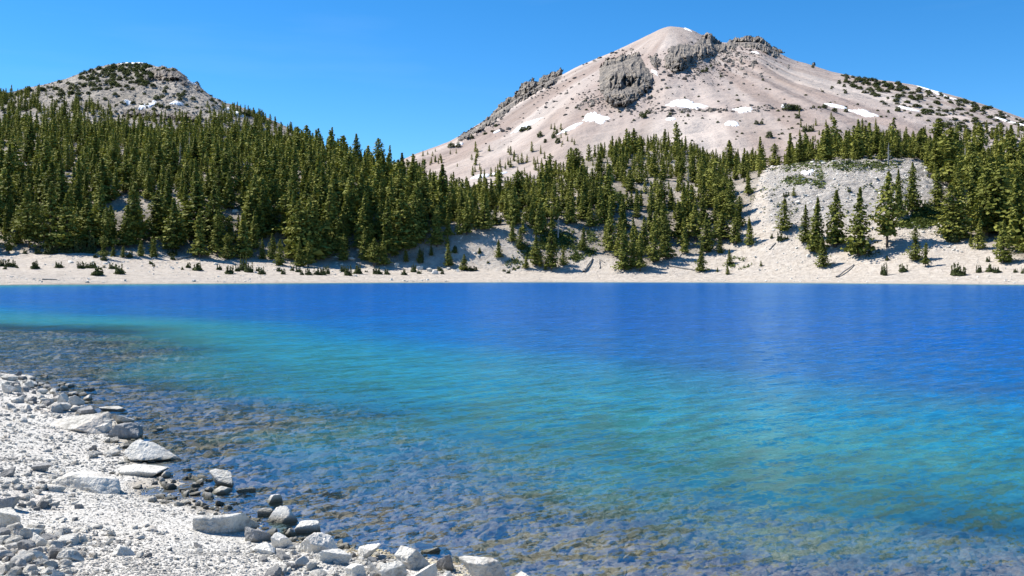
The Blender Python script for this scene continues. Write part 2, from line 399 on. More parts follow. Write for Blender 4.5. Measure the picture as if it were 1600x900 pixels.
def hill_z(x, y):
    u = 800 + F * x / y
    ys = YS(u); a, b, c = ys + y1(u), y2(u), y3(u)
    K = [ys, a, b, c, c + 120, c + 400]
    Z = [0 * ys, zof(a, v1(u)), zof(b, v2(u)), zof(c, v3(u)), zof(c, v3(u)) - 14, zof(c, v3(u)) - 60]
    z = hermite(K, Z, y, 3)
    k = sstep(8, 90, y - ys - 6)
    z = z + k * (2.6 * fbm2(x / 38, y / 38, 4, 3) + .8 * fbm2(x / 7, y / 7, 3, 9)) + .12 * fbm2(x / 3, y / 3, 3, 5) * sstep(0, 10, y - ys)
    # rock ribs on the pale slope at the right
    rk = rock_mask(u, y); z = z + rk * (1.6 * fbm2(x / 9, y / 5, 4, 21, .55, True) + .6 * fbm2(x / 3, y / 2, 3, 22, .5, True))
    dfar = np.minimum((ys - y) * np.interp(u, [-300, 0, 300, 700, 2600], [.055, .065, .10, .2, .25]), 25)
    return np.where(y < ys, -np.maximum(dfar, 0), z)

def rock_mask(u, y):
    v2_ = y2(u)
    m = sstep(1150, 1240, u) * (1 - sstep(1440, 1500, u)) * sstep(-80, -20, y - v2_) * (1 - sstep(30, 90, y - v2_))
    x = (u - 800) / F * y; n = fbm2(x / 14, y / 18, 5, 23, .6)
    return np.clip(sstep(.30, .75, m + .55 * n), 0, 1) * .9

def near_z(x, y):
    s = shore_dist(x, y)
    dep = np.interp(s, [0, 1.2, 3, 7, 14, 30, 60, 400], [0, .17, .40, 1.0, 2.6, 8.5, 16, 26])
    # rocky shoal at the left where brown stones come near the surface
    sh = np.exp(-(((x + 24) / 12) ** 2 + ((y - 50) / 15) ** 2)) + .5 * np.exp(-(((x + 16) / 9) ** 2 + ((y - 37) / 6) ** 2))
    dep = dep * (1 - .8 * np.clip(sh, 0, 1)) * (1 - .15 * sstep(-3, 4, x) * (1 - sstep(9, 34, y)))
    n0 = 0
    land = np.interp(-s, [0, .5, 2, 8, 30, 200], [0, .05, .22, 1.15, 2.0, 9])
    n = .05 * fbm2(x / .9, y / .9, 4, 2) + .10 * fbm2(x / 3.1, y / 3.1, 2, 6)
    z = np.where(s > 0, -dep, land) + n * np.clip(.5 + np.abs(s), 0, 1.3)
    z = z + np.where(s > 0, np.clip(s / 2, 0, 1) * (.16 * fbm2(x / 1.3, y / 1.3, 3, 14) + .3 * fbm2(x / 5, y / 5, 2, 15)), 0)
    z = np.where(s > .4, np.minimum(z, -.05 - .14 * np.clip(s - .4, 0, 1.5)), z)
    return z

def ground_z(x, y):
    x = np.asarray(x, float); y = np.asarray(y, float)
    yy = np.maximum(y, 90)
    far = hill_z(x, yy)
    nz_ = near_z(x, y)
    f2 = np.where(y < 90, -30, far)
    return np.where(y > 90, np.where(far > 0, far, np.maximum(far, nz_)), nz_)

def hit(u, v, y0=100, y1_=900, zf=None):
    """where the line of sight of a photo pixel meets the far terrain"""
    zf = zf or hill_z
    ys = np.linspace(y0, y1_, 4000); x = (u - 800) / F * ys
    g = zf(x, ys); vv = VH - F * (g - CH) / ys
    ok = np.where((vv <= v) & (g > 0))[0]
    i = ok[0] if len(ok) else int(np.argmin(vv))
    return x[i], ys[i], g[i]

def hit_near(u, v):
    ys = np.linspace(6, 60, 3000); x = (u - 800) / F * ys
    g = np.maximum(near_z(x, ys), -.02); vv = VH - F * (g - CH) / ys
    i = np.where(vv <= v)[0][0]
    return x[i], ys[i], near_z(x[i:i+1], ys[i:i+1])[0]

def grid_faces(nr, nc):
    i = np.arange(nr * nc).reshape(nr, nc)
    return np.stack([i[:-1, :-1], i[:-1, 1:], i[1:, 1:], i[1:, :-1]], -1).reshape(-1, 4)

# near beach and lake bed, a fan round the camera (full circle behind it too, coarse)
ang = np.concatenate([np.linspace(-180, -50, 60)[:-1], np.linspace(-50, 40, 620), np.linspace(40, 180, 60)[1:]])
rad = np.concatenate([np.linspace(.5, 6, 12)[:-1], np.geomspace(6, 45, 430), np.geomspace(45, 98, 60)[1:]])
A, Rr = np.meshgrid(np.radians(ang), rad)
X, Y = Rr * np.sin(A), Rr * np.cos(A); Z = near_z(X, Y)
me = mesh_np('beach', np.stack([X, Y, Z], -1).reshape(-1, 3), grid_faces(*X.shape)[:, ::-1], [M_BEACH], True)
tag(link('ground', me), 'pale gravel beach running down into the clear shallows', kind='structure')

# far ground
uu = np.concatenate([np.linspace(-1400, -60, 120)[:-1], np.linspace(-60, 1660, 900), np.linspace(1660, 3000, 110)[1:]])
yy = np.concatenate([np.linspace(92, 255, 40)[:-1], np.linspace(255, 700, 620), np.linspace(700, 1000, 40)[1:]])
U, Y = np.meshgrid(uu, yy); X = (U - 800) / F * Y; Z = hill_z(X, Y)
Z = np.where((Z <= 0), np.where(Y < 92.5, -30, np.maximum(Z, near_z(X, Y))), Z)
gv = VH - F * (Z - CH) / Y
# lower edge of the woods, in photo rows
vf = smooth_cv([(-900, 392), (0, 392), (200, 394), (300, 401), (400, 404), (500, 411), (600, 414), (660, 404), (700, 395), (750, 372), (790, 368), (820, 400), (850, 414), (900, 400), (950, 400), (1000, 418), (1050, 405), (1100, 395), (1150, 378), (1172, 340), (1190, 262), (1300, 252), (1440, 252), (1468, 300), (1480, 365), (1550, 385), (1600, 405), (1700, 420), (2600, 430)], 8)
fm = (1 - sstep(-6, 5, gv - vf(U))) * (Y > YS(U) + 15)
fm = fm * np.clip(.75 + .6 * fbm2(X / 22, Y / 22, 3, 40), 0, 1) * .8
rm = rock_mask(U, Y) + .55 * sstep(.1, .35, fbm2(X / 16, Y / 16, 4, 31)) * sstep(0, 60, Y - YS(U) - 40)
me = mesh_np('far_ground', np.stack([X, Y, Z], -1).reshape(-1, 3), grid_faces(*X.shape), [M_TERRAIN], True,
             {'forest': fm.ravel(), 'rock': np.clip(rm, 0, 1).ravel()})
tag(link('hills', me), 'pale far shore and wooded hillsides', kind='structure')

# ---- the two mountains
SIL_L = [(-900, 300), (-400, 215), (-150, 178), (0, 150), (30, 141), (50, 136), (75, 131), (100, 124), (125, 115), (150, 106), (175, 100), (200, 98), (225, 99), (245, 104), (265, 107), (280, 110), (292, 121), (300, 130), (312, 134), (320, 143), (335, 155), (350, 164), (375, 171), (400, 180), (450, 200), (520, 240), (600, 280), (800, 330)]
SIL_R = [(300, 330), (500, 290), (600, 262), (650, 240), (700, 222), (722, 210), (760, 186), (800, 160), (840, 135), (880, 116), (900, 105), (930, 92), (960, 80), (1000, 61), (1030, 46), (1045, 41), (1060, 42), (1080, 46), (1100, 56), (1120, 66), (1145, 67), (1165, 66), (1190, 68), (1215, 82), (1240, 94), (1260, 99), (1300, 112), (1350, 122), (1400, 128), (1430, 133), (1450, 139), (1500, 152), (1550, 167), (1600, 185), (1700, 210), (1900, 250), (2600, 330)]
sL, sR = smooth_cv(SIL_L, 5), smooth_cv(SIL_R, 5)
yLr = cv([(-900, 1200), (0, 1180), (200, 1230), (350, 1150), (600, 1000), (800, 950)])
yRr = smooth_cv([(300, 1300), (650, 1400), (850, 1700), (1000, 1980), (1080, 2050), (1200, 2000), (1350, 1850), (1500, 1750), (1600, 1700), (2600, 1600)], 60)
vRb = smooth_cv([(300, 330), (650, 268), (800, 245), (900, 205), (1000, 182), (1100, 178), (1200, 180), (1300, 178), (1400, 185), (1500, 198), (1600, 215), (2600, 335)], 30)

def left_z(x, y):
    u = 800 + F * x / y; r = yLr(u)
    K = [760 + 0 * u, 900 + 0 * u, r, r + 300]
    Z = [zof(760, 232 + 0 * u + np.clip(u - 350, 0, 500) * .4), zof(900, np.maximum(sL(u) + 22, 182)), zof(r, sL(u)), zof(r, sL(u)) - 130]
    z = hermite(K, Z, y, 2); k = sstep(0, 60, r - y) + sstep(0, 60, y - r)
    return z + k * (5 * fbm2(x / 60, y / 60, 5, 51) + 3.2 * fbm2(x / 16, y / 16, 4, 52, .6, True)) + 1.2 * fbm2(x / 9, y / 9, 4, 53, .6)

def right_z(x, y):
    u = 800 + F * x / y; r = yRr(u)
    K = [820 + 0 * u, 1200 + 0 * u, r, r + 500]
    Z = [zof(820, 312 + 0 * u), zof(1200, np.maximum(vRb(u), sR(u) + 14)), zof(r, sR(u)), zof(r, sR(u)) - 260]
    z = hermite(K, Z, y, 2); k = sstep(0, 120, r - y) + sstep(0, 120, y - r)
    # gullies fall away from the summit
    cx, cy = 340., 2050.; th = np.arctan2(y - cy, x - cx) ; rr = np.hypot(x - cx, y - cy)
    g = fbm3(np.stack([np.cos(th) * 9, np.sin(th) * 9, rr / 900], -1), 4, 61)
    bench = 9 * fbm2(x / 150, y / 90, 4, 62)
    return z + k * (11 * g * sstep(120, 700, rr) + bench * sstep(0, 120, 1500 - y) + 1.6 * fbm2(x / 24, y / 24, 5, 63, .6)) + .5 * fbm2(x / 14, y / 14, 3, 64)

def mountain(name, label, zf, us, ys, tonef):
    U, Y = np.meshgrid(us, ys); X = (U - 800) / F * Y; Z = zf(X, Y)
    T = tonef(X, Y, Z, U)
    me = mesh_np(name, np.stack([X, Y, Z], -1).reshape(-1, 3), grid_faces(*X.shape), [M_MOUNT], True, {'tone': T.reshape(-1, 3)})
    return tag(link(name, me), label, kind='structure')
def lerp(a, b, t): return np.asarray(a)[None, None, :] * (1 - t[..., None]) + np.asarray(b)[None, None, :] * t[..., None]
def tone_r(X, Y, Z, U):
    cx, cy = 340., 2050.; th = np.arctan2(Y - cy, X - cx); rr = np.hypot(X - cx, Y - cy)
    s1 = fbm3(np.stack([np.cos(th) * 14, np.sin(th) * 14, rr / 700], -1), 5, 71); s2 = fbm3(np.stack([np.cos(th) * 40, np.sin(th) * 40, rr / 300], -1), 4, 72)
    t = lerp((.41, .345, .31), (.58, .535, .50), np.clip(.5 + 2.1 * s1 * sstep(40, 420, rr), 0, 1))
    near_top = sstep(80, 520, rr); t = t * (1 + .26 * (s2 * near_top)[..., None])
    pink = np.clip(1.6 * fbm2(X / 260, Y / 260, 3, 73) + .1, 0, 1); t = t * (1 - .45 * pink[..., None]) + np.array((.43, .36, .34)) * .45 * pink[..., None]
    grey = sstep(1200, 1235, U) * (1 - sstep(1255, 1290, U)) * sstep(400, 60, rr); t = t * (1 - .5 * grey[..., None]) + np.array((.44, .45, .48)) * .5 * grey[..., None]
    return np.clip(t * np.array([.775, .73, .69]), 0, .7)
def tone_l(X, Y, Z, U):
    t = lerp((.24, .215, .18), (.36, .325, .275), np.clip(.5 + 1.2 * fbm2(X / 50, Y / 50, 5, 75), 0, 1))
    return t
mountain('mountain', 'bare pinkish grey volcanic mountain', right_z, np.linspace(320, 1900, 1000), np.concatenate([np.linspace(830, 1250, 150)[:-1], np.linspace(1250, 2110, 420), np.linspace(2110, 2500, 20)[1:]]), tone_r)
mountain('rocky_peak', 'small grey talus peak behind the wooded hill', left_z, np.linspace(-800, 640, 900), np.concatenate([np.linspace(745, 1260, 520), np.linspace(1260, 1450, 12)[1:]]), tone_l)
# distant low ground behind everything, out to the horizon
gx = np.array([-9000., 9000.]);
me = mesh_np('plain', np.array([(-9000, -9000, -32), (9000, -9000, -32), (9000, 9000, -32), (-9000, 9000, -32)], float), np.array([[0, 1, 2, 3]]), [M_TERRAIN], False, {'forest': np.ones(4) * .6, 'rock': np.zeros(4)})
tag(link('terrain', me), 'low ground reaching the horizon', kind='structure')

# ------------------------------------------------------------------ the lake
wa = np.radians(np.concatenate([np.linspace(-88, -34, 40)[:-1], np.linspace(-34, 34, 330), np.linspace(34, 110, 60)[1:]]))
wr = np.concatenate([np.linspace(2, 6, 10)[:-1], np.geomspace(6, 80, 330), np.geomspace(80, 520, 160)[1:]])
A, Rr = np.meshgrid(wa, wr); X, Y = Rr * np.sin(A), Rr * np.cos(A)
d = np.maximum(-ground_z(X, Y), 0)
# smooth depth where the beach fan and far ground hand over
me = mesh_np('lake', np.stack([X, Y, 0 * X], -1).reshape(-1, 3), grid_faces(*X.shape)[:, ::-1], [M_WATER], True, {'depth': d.ravel()})
tag(link('lake_water', me), 'clear blue lake turning turquoise over the shallows', kind='structure')

# ------------------------------------------------------------------ crags
def crag(name, label, pts, dist, thick, seed, zf, jag=1.0, sub=6, group=None):
    """a craggy outcrop: a closed rock body grown out of the slope along a polygon outline, ribbed by vertical clefts"""
    pts = np.array(pts, float); lo, hi_ = pts.min(0) - 5, pts.max(0) + 5
    nu = {7: 190, 6: 130, 5: 80, 3: 26}[sub]; nv = max(int(nu * (hi_[1] - lo[1]) / (hi_[0] - lo[0])), 16)
    nv = min(nv, nu * 2)
    Uc, Vc = np.meshgrid(np.linspace(lo[0], hi_[0], nu), np.linspace(lo[1], hi_[1], nv))
    # jagged outline
    wob = min(5, (hi_ - lo).min() * .17)
    Un = Uc + wob * fbm2(Uc / 6, Vc / 6, 4, seed, .6); Vn = Vc + wob * fbm2(Uc / 5 + 40, Vc / 8, 4, seed + 1, .65)
    dmin = np.full(Uc.shape, 1e9); ins = np.zeros(Uc.shape, bool)
    for (ax, ay), (bx, by) in zip(pts, np.roll(pts, -1, 0)):
        dx, dy = bx - ax, by - ay; t = np.clip(((Un - ax) * dx + (Vn - ay) * dy) / (dx * dx + dy * dy), 0, 1)
        dmin = np.minimum(dmin, np.hypot(Un - ax - t * dx, Vn - ay - t * dy))
        c = ((ay > Vn) != (by > Vn)) & (Un < (bx - ax) * (Vn - ay) / (by - ay + 1e-12) + ax); ins ^= c
    d = np.where(ins, dmin, -dmin); sc = (hi_ - lo).min() - 10
    # slope surface behind every column, extrapolated over the skyline
    ys = np.linspace(700, 2400, 1700)
    base = np.zeros(Uc.shape)
    for j in range(nu):
        g = zf((Uc[0, j] - 800) / F * ys, ys); vv = np.minimum.accumulate(VH - F * (g - CH) / ys)
        base[:, j] = np.interp(-Vc[:, j], -vv, ys)
    base = np.minimum(base, np.percentile(base[ins], 92) if ins.any() else base)
    e = np.clip(d / (sc * .34), 0, 1) ** .75
    rel = np.clip((Vc - lo[1]) / (hi_[1] - lo[1]), 0, 1)
    q = 1 / max(sc * .16, 1.0)
    rib = fbm2(Uc * q * .9 + .8 * fbm2(Uc * q * .5, Vc * q * .5, 2, seed + 7), Vc * q * .30, 4, seed + 2, .48, True)
    blk = fbm2(Uc * q * .6, Vc * q * .6, 4, seed + 3, .55); fin = fbm2(Uc * q * 3.2, Vc * q * 2.4, 4, seed + 4, .65, True)
    p = 1.5 * thick * e * (.45 + .35 * rel + jag * (.85 * rib + .45 * blk + .08 * fin))
    yf = base + 3 - np.maximum(p, -3); yb = base + 3 + thick * .8 * e
    keep = d > -1.2
    def P3(Yv): return np.stack([(Uc - 800) / F * Yv, Yv, CH + Yv * (VH - Vc) / F], -1).reshape(-1, 3)
    gf = grid_faces(nv, nu); kf = keep.ravel()[gf].all(1); gf = gf[kf]
    V = np.concatenate([P3(yf), P3(yb)]); n = nv * nu; Fc = np.concatenate([gf, gf[:, ::-1] + n])
    used = np.unique(Fc); mp_ = np.zeros(2 * n, int); mp_[used] = np.arange(len(used)); V = V[used]; Fc = mp_[Fc]
    ctr = np.array([V[:, 0].mean(), V[:, 1].mean(), V[:, 2].min()])
    ob = link(name, mesh_np(name, V - ctr, Fc, [M_CRAG], False), None, tuple(ctr))
    return tag(ob, label, 'rock crag', group)
def surf(u, v, zf=None, lo=830): return hit(u, v, lo, 2300, zf or right_z)[1]
D1 = surf(975, 150)
crag('rock_crag', 'massive grey brown cliff like crag on the mountain face below the summit', [(935, 112), (948, 93), (970, 88), (998, 82), (1008, 98), (1024, 128), (1018, 138), (1000, 152), (980, 166), (962, 168), (948, 160), (935, 140)], D1 + 25, 62, 3, right_z, .9, 7)
crag('rock_crag', 'jagged dark crag below the right side of the summit', [(1038, 92), (1045, 75), (1062, 68), (1082, 69), (1094, 60), (1106, 50), (1122, 62), (1130, 76), (1110, 90), (1085, 98), (1072, 108), (1055, 113), (1040, 107)], surf(1075, 100) + 20, 60, 11, right_z, 1.2, 6)
crag('rock_crag', 'small round crag between the two largest crags', [(1015, 92), (1024, 84), (1034, 94), (1030, 105), (1020, 106)], surf(1024, 104) + 8, 20, 17, right_z, 1, 5)
crag('rock_crag', 'spiky rock rib on the skyline right of the summit', [(1128, 70), (1148, 60), (1165, 57), (1187, 57), (1199, 66), (1224, 81), (1215, 90), (1190, 80), (1165, 73), (1142, 77), (1124, 82)], surf(1170, 84) + 10, 45, 23, right_z, 1.3, 6)
for k, (pts, th) in enumerate([([(835, 134), (845, 121), (862, 115), (878, 107), (881, 119), (868, 130), (848, 140), (834, 146)], 40),
                               ([(805, 149), (815, 132), (833, 124), (842, 132), (838, 146), (822, 156), (808, 163)], 38),
                               ([(765, 181), (778, 166), (796, 152), (808, 150), (812, 160), (795, 174), (775, 188), (764, 193)], 36),
                               ([(738, 204), (750, 193), (764, 183), (770, 190), (752, 204), (737, 211)], 26),
                               ([(714, 219), (722, 210), (738, 203), (737, 211), (722, 220)], 18)]):
    cxu = np.mean([p[0] for p in pts]); cxv = max(p[1] for p in pts)
    lab = ['topmost and longest dark crag on the left skyline ridge of the mountain', 'blocky dark crag second from the top on the left skyline ridge', 'ragged dark crag midway down the left skyline ridge', 'low dark crag fourth down the left skyline ridge', 'lowest small dark crag at the foot of the skyline ridge'][k]
    crag('rock_crag', lab, pts, surf(cxu, cxv) + 6, th, 31 + k, right_z, 1.1, 5, 'crags down the left skyline ridge')
sm = [(1146, 98, 8, 9), (1158, 94, 10, 8), (1176, 102, 10, 12), (1158, 108, 10, 7), (1232, 106, 5, 8), (1190, 118, 8, 6), (1271, 102, 5, 6), (988, 78, 8, 5), (956, 84, 4, 3), (930, 96, 10, 4), (1148, 170, 6, 3), (925, 160, 14, 6), (1140, 82, 9, 6)]
for k, (u, v, w, h) in enumerate(sm):
    o_ = crag('rock_outcrop', 'x', [(u - w / 2, v), (u - w / 4, v - h / 2), (u + w / 5, v - h / 2), (u + w / 2, v), (u, v + h / 2)], surf(u, v + h / 2) + 3, max(6, h * .6), 50 + k, right_z, 1.1, 3, 'small outcrops scattered on the mountain scree')
    later(o_, 'small grey outcrop', 'of outcrops on the mountain scree', (u - 800) / F * 1500, 1500, CH + 1500 * (VH - v) / F)
# left peak outcrops
def surfL(u, v): return hit(u, v, 745, 1300, left_z)[1]
for k, (pts, lab, th) in enumerate([
    ([(240, 112), (252, 104), (272, 106), (284, 116), (292, 124), (298, 134), (288, 134), (272, 128), (255, 128), (242, 124)], 'dark rock outcrop capping the right side of the small peak', 22),
    ([(299, 130), (306, 127), (313, 134), (318, 142), (308, 142)], 'small dark rock knob on the right skyline of the small peak', 12),
    ([(188, 176), (200, 171), (225, 172), (250, 174), (252, 182), (222, 184), (200, 184)], 'pale grey cliff band showing above the treetops under the small peak', 14),
    ([(252, 176), (272, 173), (300, 176), (318, 184), (312, 192), (285, 188), (255, 186)], 'right end of the grey cliff band above the wooded hill', 14),
    ([(222, 112), (232, 110), (240, 122), (234, 132), (224, 130)], 'dark broken rock among shrubs near the small summit', 10)]):
    cxu = np.mean([p[0] for p in pts]); cxv = max(p[1] for p in pts)
    crag('rock_outcrop', lab, pts, surfL(cxu, cxv) + 4, th, 70 + k, left_z, 1.0, 5)

# ------------------------------------------------------------------ snow patches lying on the slopes
def snow(label, u, v, w, h, zf, lo, hi, tilt=0.0, seed=0, group='snow patches on the mountains'):
    """an irregular snowfield draped over the slope, its edge thinning out"""
    n, mseg = 10, 110
    x0, y0, _ = hit(u, v + h / 2, lo, hi, zf); x1_, y1__, _ = hit(u, v - h / 2, lo, hi, zf)
    yc, ly = (y0 + y1__) / 2, max(abs(y1__ - y0) / 2, 4); xc = (u - 800) / F * yc; lx = w / 2 * yc / F
    V = []
    th = np.linspace(0, 2 * math.pi, mseg, endpoint=False)
    rad_ = 1 + .42 * fbm3(np.stack([np.cos(th) * 1.7, np.sin(th) * 1.7, np.full(mseg, seed * 1.7)], -1), 6, 80 + seed, .72) * 2.0
    for i in range(n + 1):
        t = i / n
        x = xc + np.cos(th) * rad_ * lx * t; y = yc + np.sin(th) * rad_ * ly * t
        y = y - tilt * np.cos(th) * rad_ * t * lx
        z = zf(x, y) + (.35 if lo < 600 else 1.5) * (1 - t ** 4) + .2 - .8 * (i == n)
        V.append(np.stack([x, y, z], -1))
    V = np.concatenate(V); i = np.arange((n + 1) * mseg).reshape(n + 1, mseg); j = np.roll(i, -1, 1)
    Fc = np.stack([i[:-1], i[1:], j[1:], j[:-1]], -1).reshape(-1, 4)
    tag(link('snow_patch', mesh_np('snow_patch', V, Fc, [M_SNOW], True)), label, 'snow patch', group)
SNOW_R = [('large snowfield on the bench just left below the massive crag', 930, 184, 40, 16, 0), ('narrow snow tongue trailing left from the largest snowfield', 893, 200, 44, 6, -.3), ('slanting snow streak on the left flank of the mountain', 825, 195, 50, 9, -.6),
          ('wedge shaped snow patch on the bench below the jagged crag', 1074, 163, 56, 15, .35), ('small triangular snow patch in the middle of the bench', 1161, 172, 24, 9, 0), ('rounded snow patch just above the wooded knoll', 1144, 193, 20, 9, .2), ('long snow streak right of the bench shrubs', 1308, 166, 30, 6, .3), ('broad snow tongue at the right end of the bench', 1348, 176, 36, 13, .4),
          ('thin snow fleck behind the shrub row on the bench', 1229, 167, 16, 5, 0), ('thin snow streak among the right shoulder shrubs', 1420, 170, 26, 4, .2), ('short snow streak high on the right shoulder', 1455, 142, 12, 6, .5), ('snow streak in a notch of the right shoulder', 1482, 151, 16, 8, .8),
          ('snow streak between shoulder shrubs near the right edge', 1540, 172, 22, 7, .7), ('snow streak low on the right shoulder', 1575, 191, 20, 5, .2), ('small snow fleck in the gully between crags', 1022, 113, 5, 12, 0), ('faint snow fleck below the right skyline', 1180, 82, 10, 3, 0), ('small snow cap at the summit skyline', 1074, 46, 12, 3, 0),
          ('snow fleck at the left foot of the mountain', 718, 226, 12, 4, 0), ('snow strip behind the trees in the saddle', 752, 276, 30, 5, 0), ('snow strip in the saddle right of centre', 780, 272, 24, 5, 0), ('snow fleck above the tree lined left foot', 777, 206, 12, 2.5, 0), ('small snow patch above the mid hill trees', 1048, 186, 14, 4, 0)]
for k, (lab, u, v, w, h, tl) in enumerate(SNOW_R): snow(lab, u, v, w, h, right_z, 830, 2060, tl, k)
for k, (lab, u, v, w, h) in enumerate([('snow strip below the small peak left of its shrubs', 200, 161, 12, 5), ('bright snowbank at the foot of the small peak', 233, 164, 18, 10), ('snow strip at the foot of the small peak right side', 276, 162, 22, 5), ('snow streak down the right skyline of the small peak', 365, 174, 34, 6), ('snow cap along the top of the small peak', 207, 100, 38, 4), ('snow fleck beside the right skyline knob', 301, 131, 4, 6)]):
    snow(lab, u, v, w, h, left_z, 745, 1250, 0, 40 + k)
SNOW_H = [('snow patch among the tree trunks above the pale rock slope', 1263, 270, 16, 9), ('snow patch on the left edge of the wooded hillside', 8, 199, 26, 4), ('second small snow fleck on the upper left hillside', 30, 208, 12, 4), ('snow fleck under the trees on the upper left hill', 92, 203, 7, 3), ('snow fleck on the upper hill in the trees', 180, 204, 10, 3), ('snow spot among the trees at the right edge', 1590, 243, 14, 4)]
for k, (lab, u, v, w, h) in enumerate(SNOW_H): snow(lab, u, v, w, h, hill_z, 250, 700, 0, 60 + k)

# ------------------------------------------------------------------ stones
def stone_shape(sub, seed, dims, facets=11, rough=.05, soft=26, dev=0.25):
    r = np.random.default_rng(seed); V, Fc = ico(sub)
    P = r.normal(size=(facets, 3)); P /= np.linalg.norm(P, axis=1)[:, None]
    P = np.vstack([P, [[0, 0, 1], [0, 0, -1]]]); P[-2] += r.normal(size=3) * .18; P[-2] /= np.linalg.norm(P[-2])
    dd = np.concatenate([r.uniform(1 - dev, 1.0 + dev * .3, facets), [.72 + .15 * r.random(), .8]])
    q = np.maximum(V @ P.T, 1e-3) / dd[None, :]
    inv = (q ** soft).sum(1) ** (1 / soft)
    W = V / inv[:, None]
    lo, hi_ = W.min(0), W.max(0); W = (W - (lo + hi_) / 2) / ((hi_ - lo) / 2)
    W = W * (np.array(dims) / 2)
    s = min(dims)
    if rough:
        W = W + V * (s * rough * (fbm3(W / s * 2.6 + seed, 4, seed % 97, .6, True) + .6 * fbm3(W / s * 9, 3, seed % 89, .6)))[:, None]
    return W, Fc

def rotz(W, a):
    c, s = math.cos(a), math.sin(a); return np.stack([W[:, 0] * c - W[:, 1] * s, W[:, 0] * s + W[:, 1] * c, W[:, 2]], -1)
def rotx(W, a):
    c, s = math.cos(a), math.sin(a); return np.stack([W[:, 0], W[:, 1] * c - W[:, 2] * s, W[:, 1] * s + W[:, 2] * c], -1)
def roty(W, a):
    c, s = math.cos(a), math.sin(a); return np.stack([W[:, 0] * c + W[:, 2] * s, W[:, 1], -W[:, 0] * s + W[:, 2] * c], -1)

OCC = []   # footprint of placed stones
def boulder(u0, u1, vt, vb, label, dark=0, roll=0, seed=0, flat=1.0, sub=5):
    u, w = (u0 + u1) / 2, u1 - u0
    x, y, z = hit_near(u, vb - .12 * (vb - vt))
    px = y / F; W_ = w * px
    Hvis = (vb - vt) * px
    el = (CH - z) / y
    dep = W_ * (.62 + .12 * math.sin(seed * 7)) * flat
    H = max(Hvis - el * dep * .75, .22 * W_, .05)
    Hm = H * 1.35
    V, Fc = stone_shape(sub, 100 + seed, (W_ * 1.02, dep, Hm), 9, .045)
    V = roty(V, roll); V = rotx(V, .24 + .12 * math.sin(seed * 5.1)); V = rotz(V, .25 * math.sin(seed * 3.7))
    me = mesh_np('boulder', V, Fc, [M_DARKROCK if dark else M_BOULDER], False)
    o = link('boulder', me, None, (x, y + dep * .42, z + H - Hm / 2))
    tag(o, label, 'boulder', 'boulders along the near shore')
    OCC.append((x, y + dep * .42, W_ * .5))
    return o
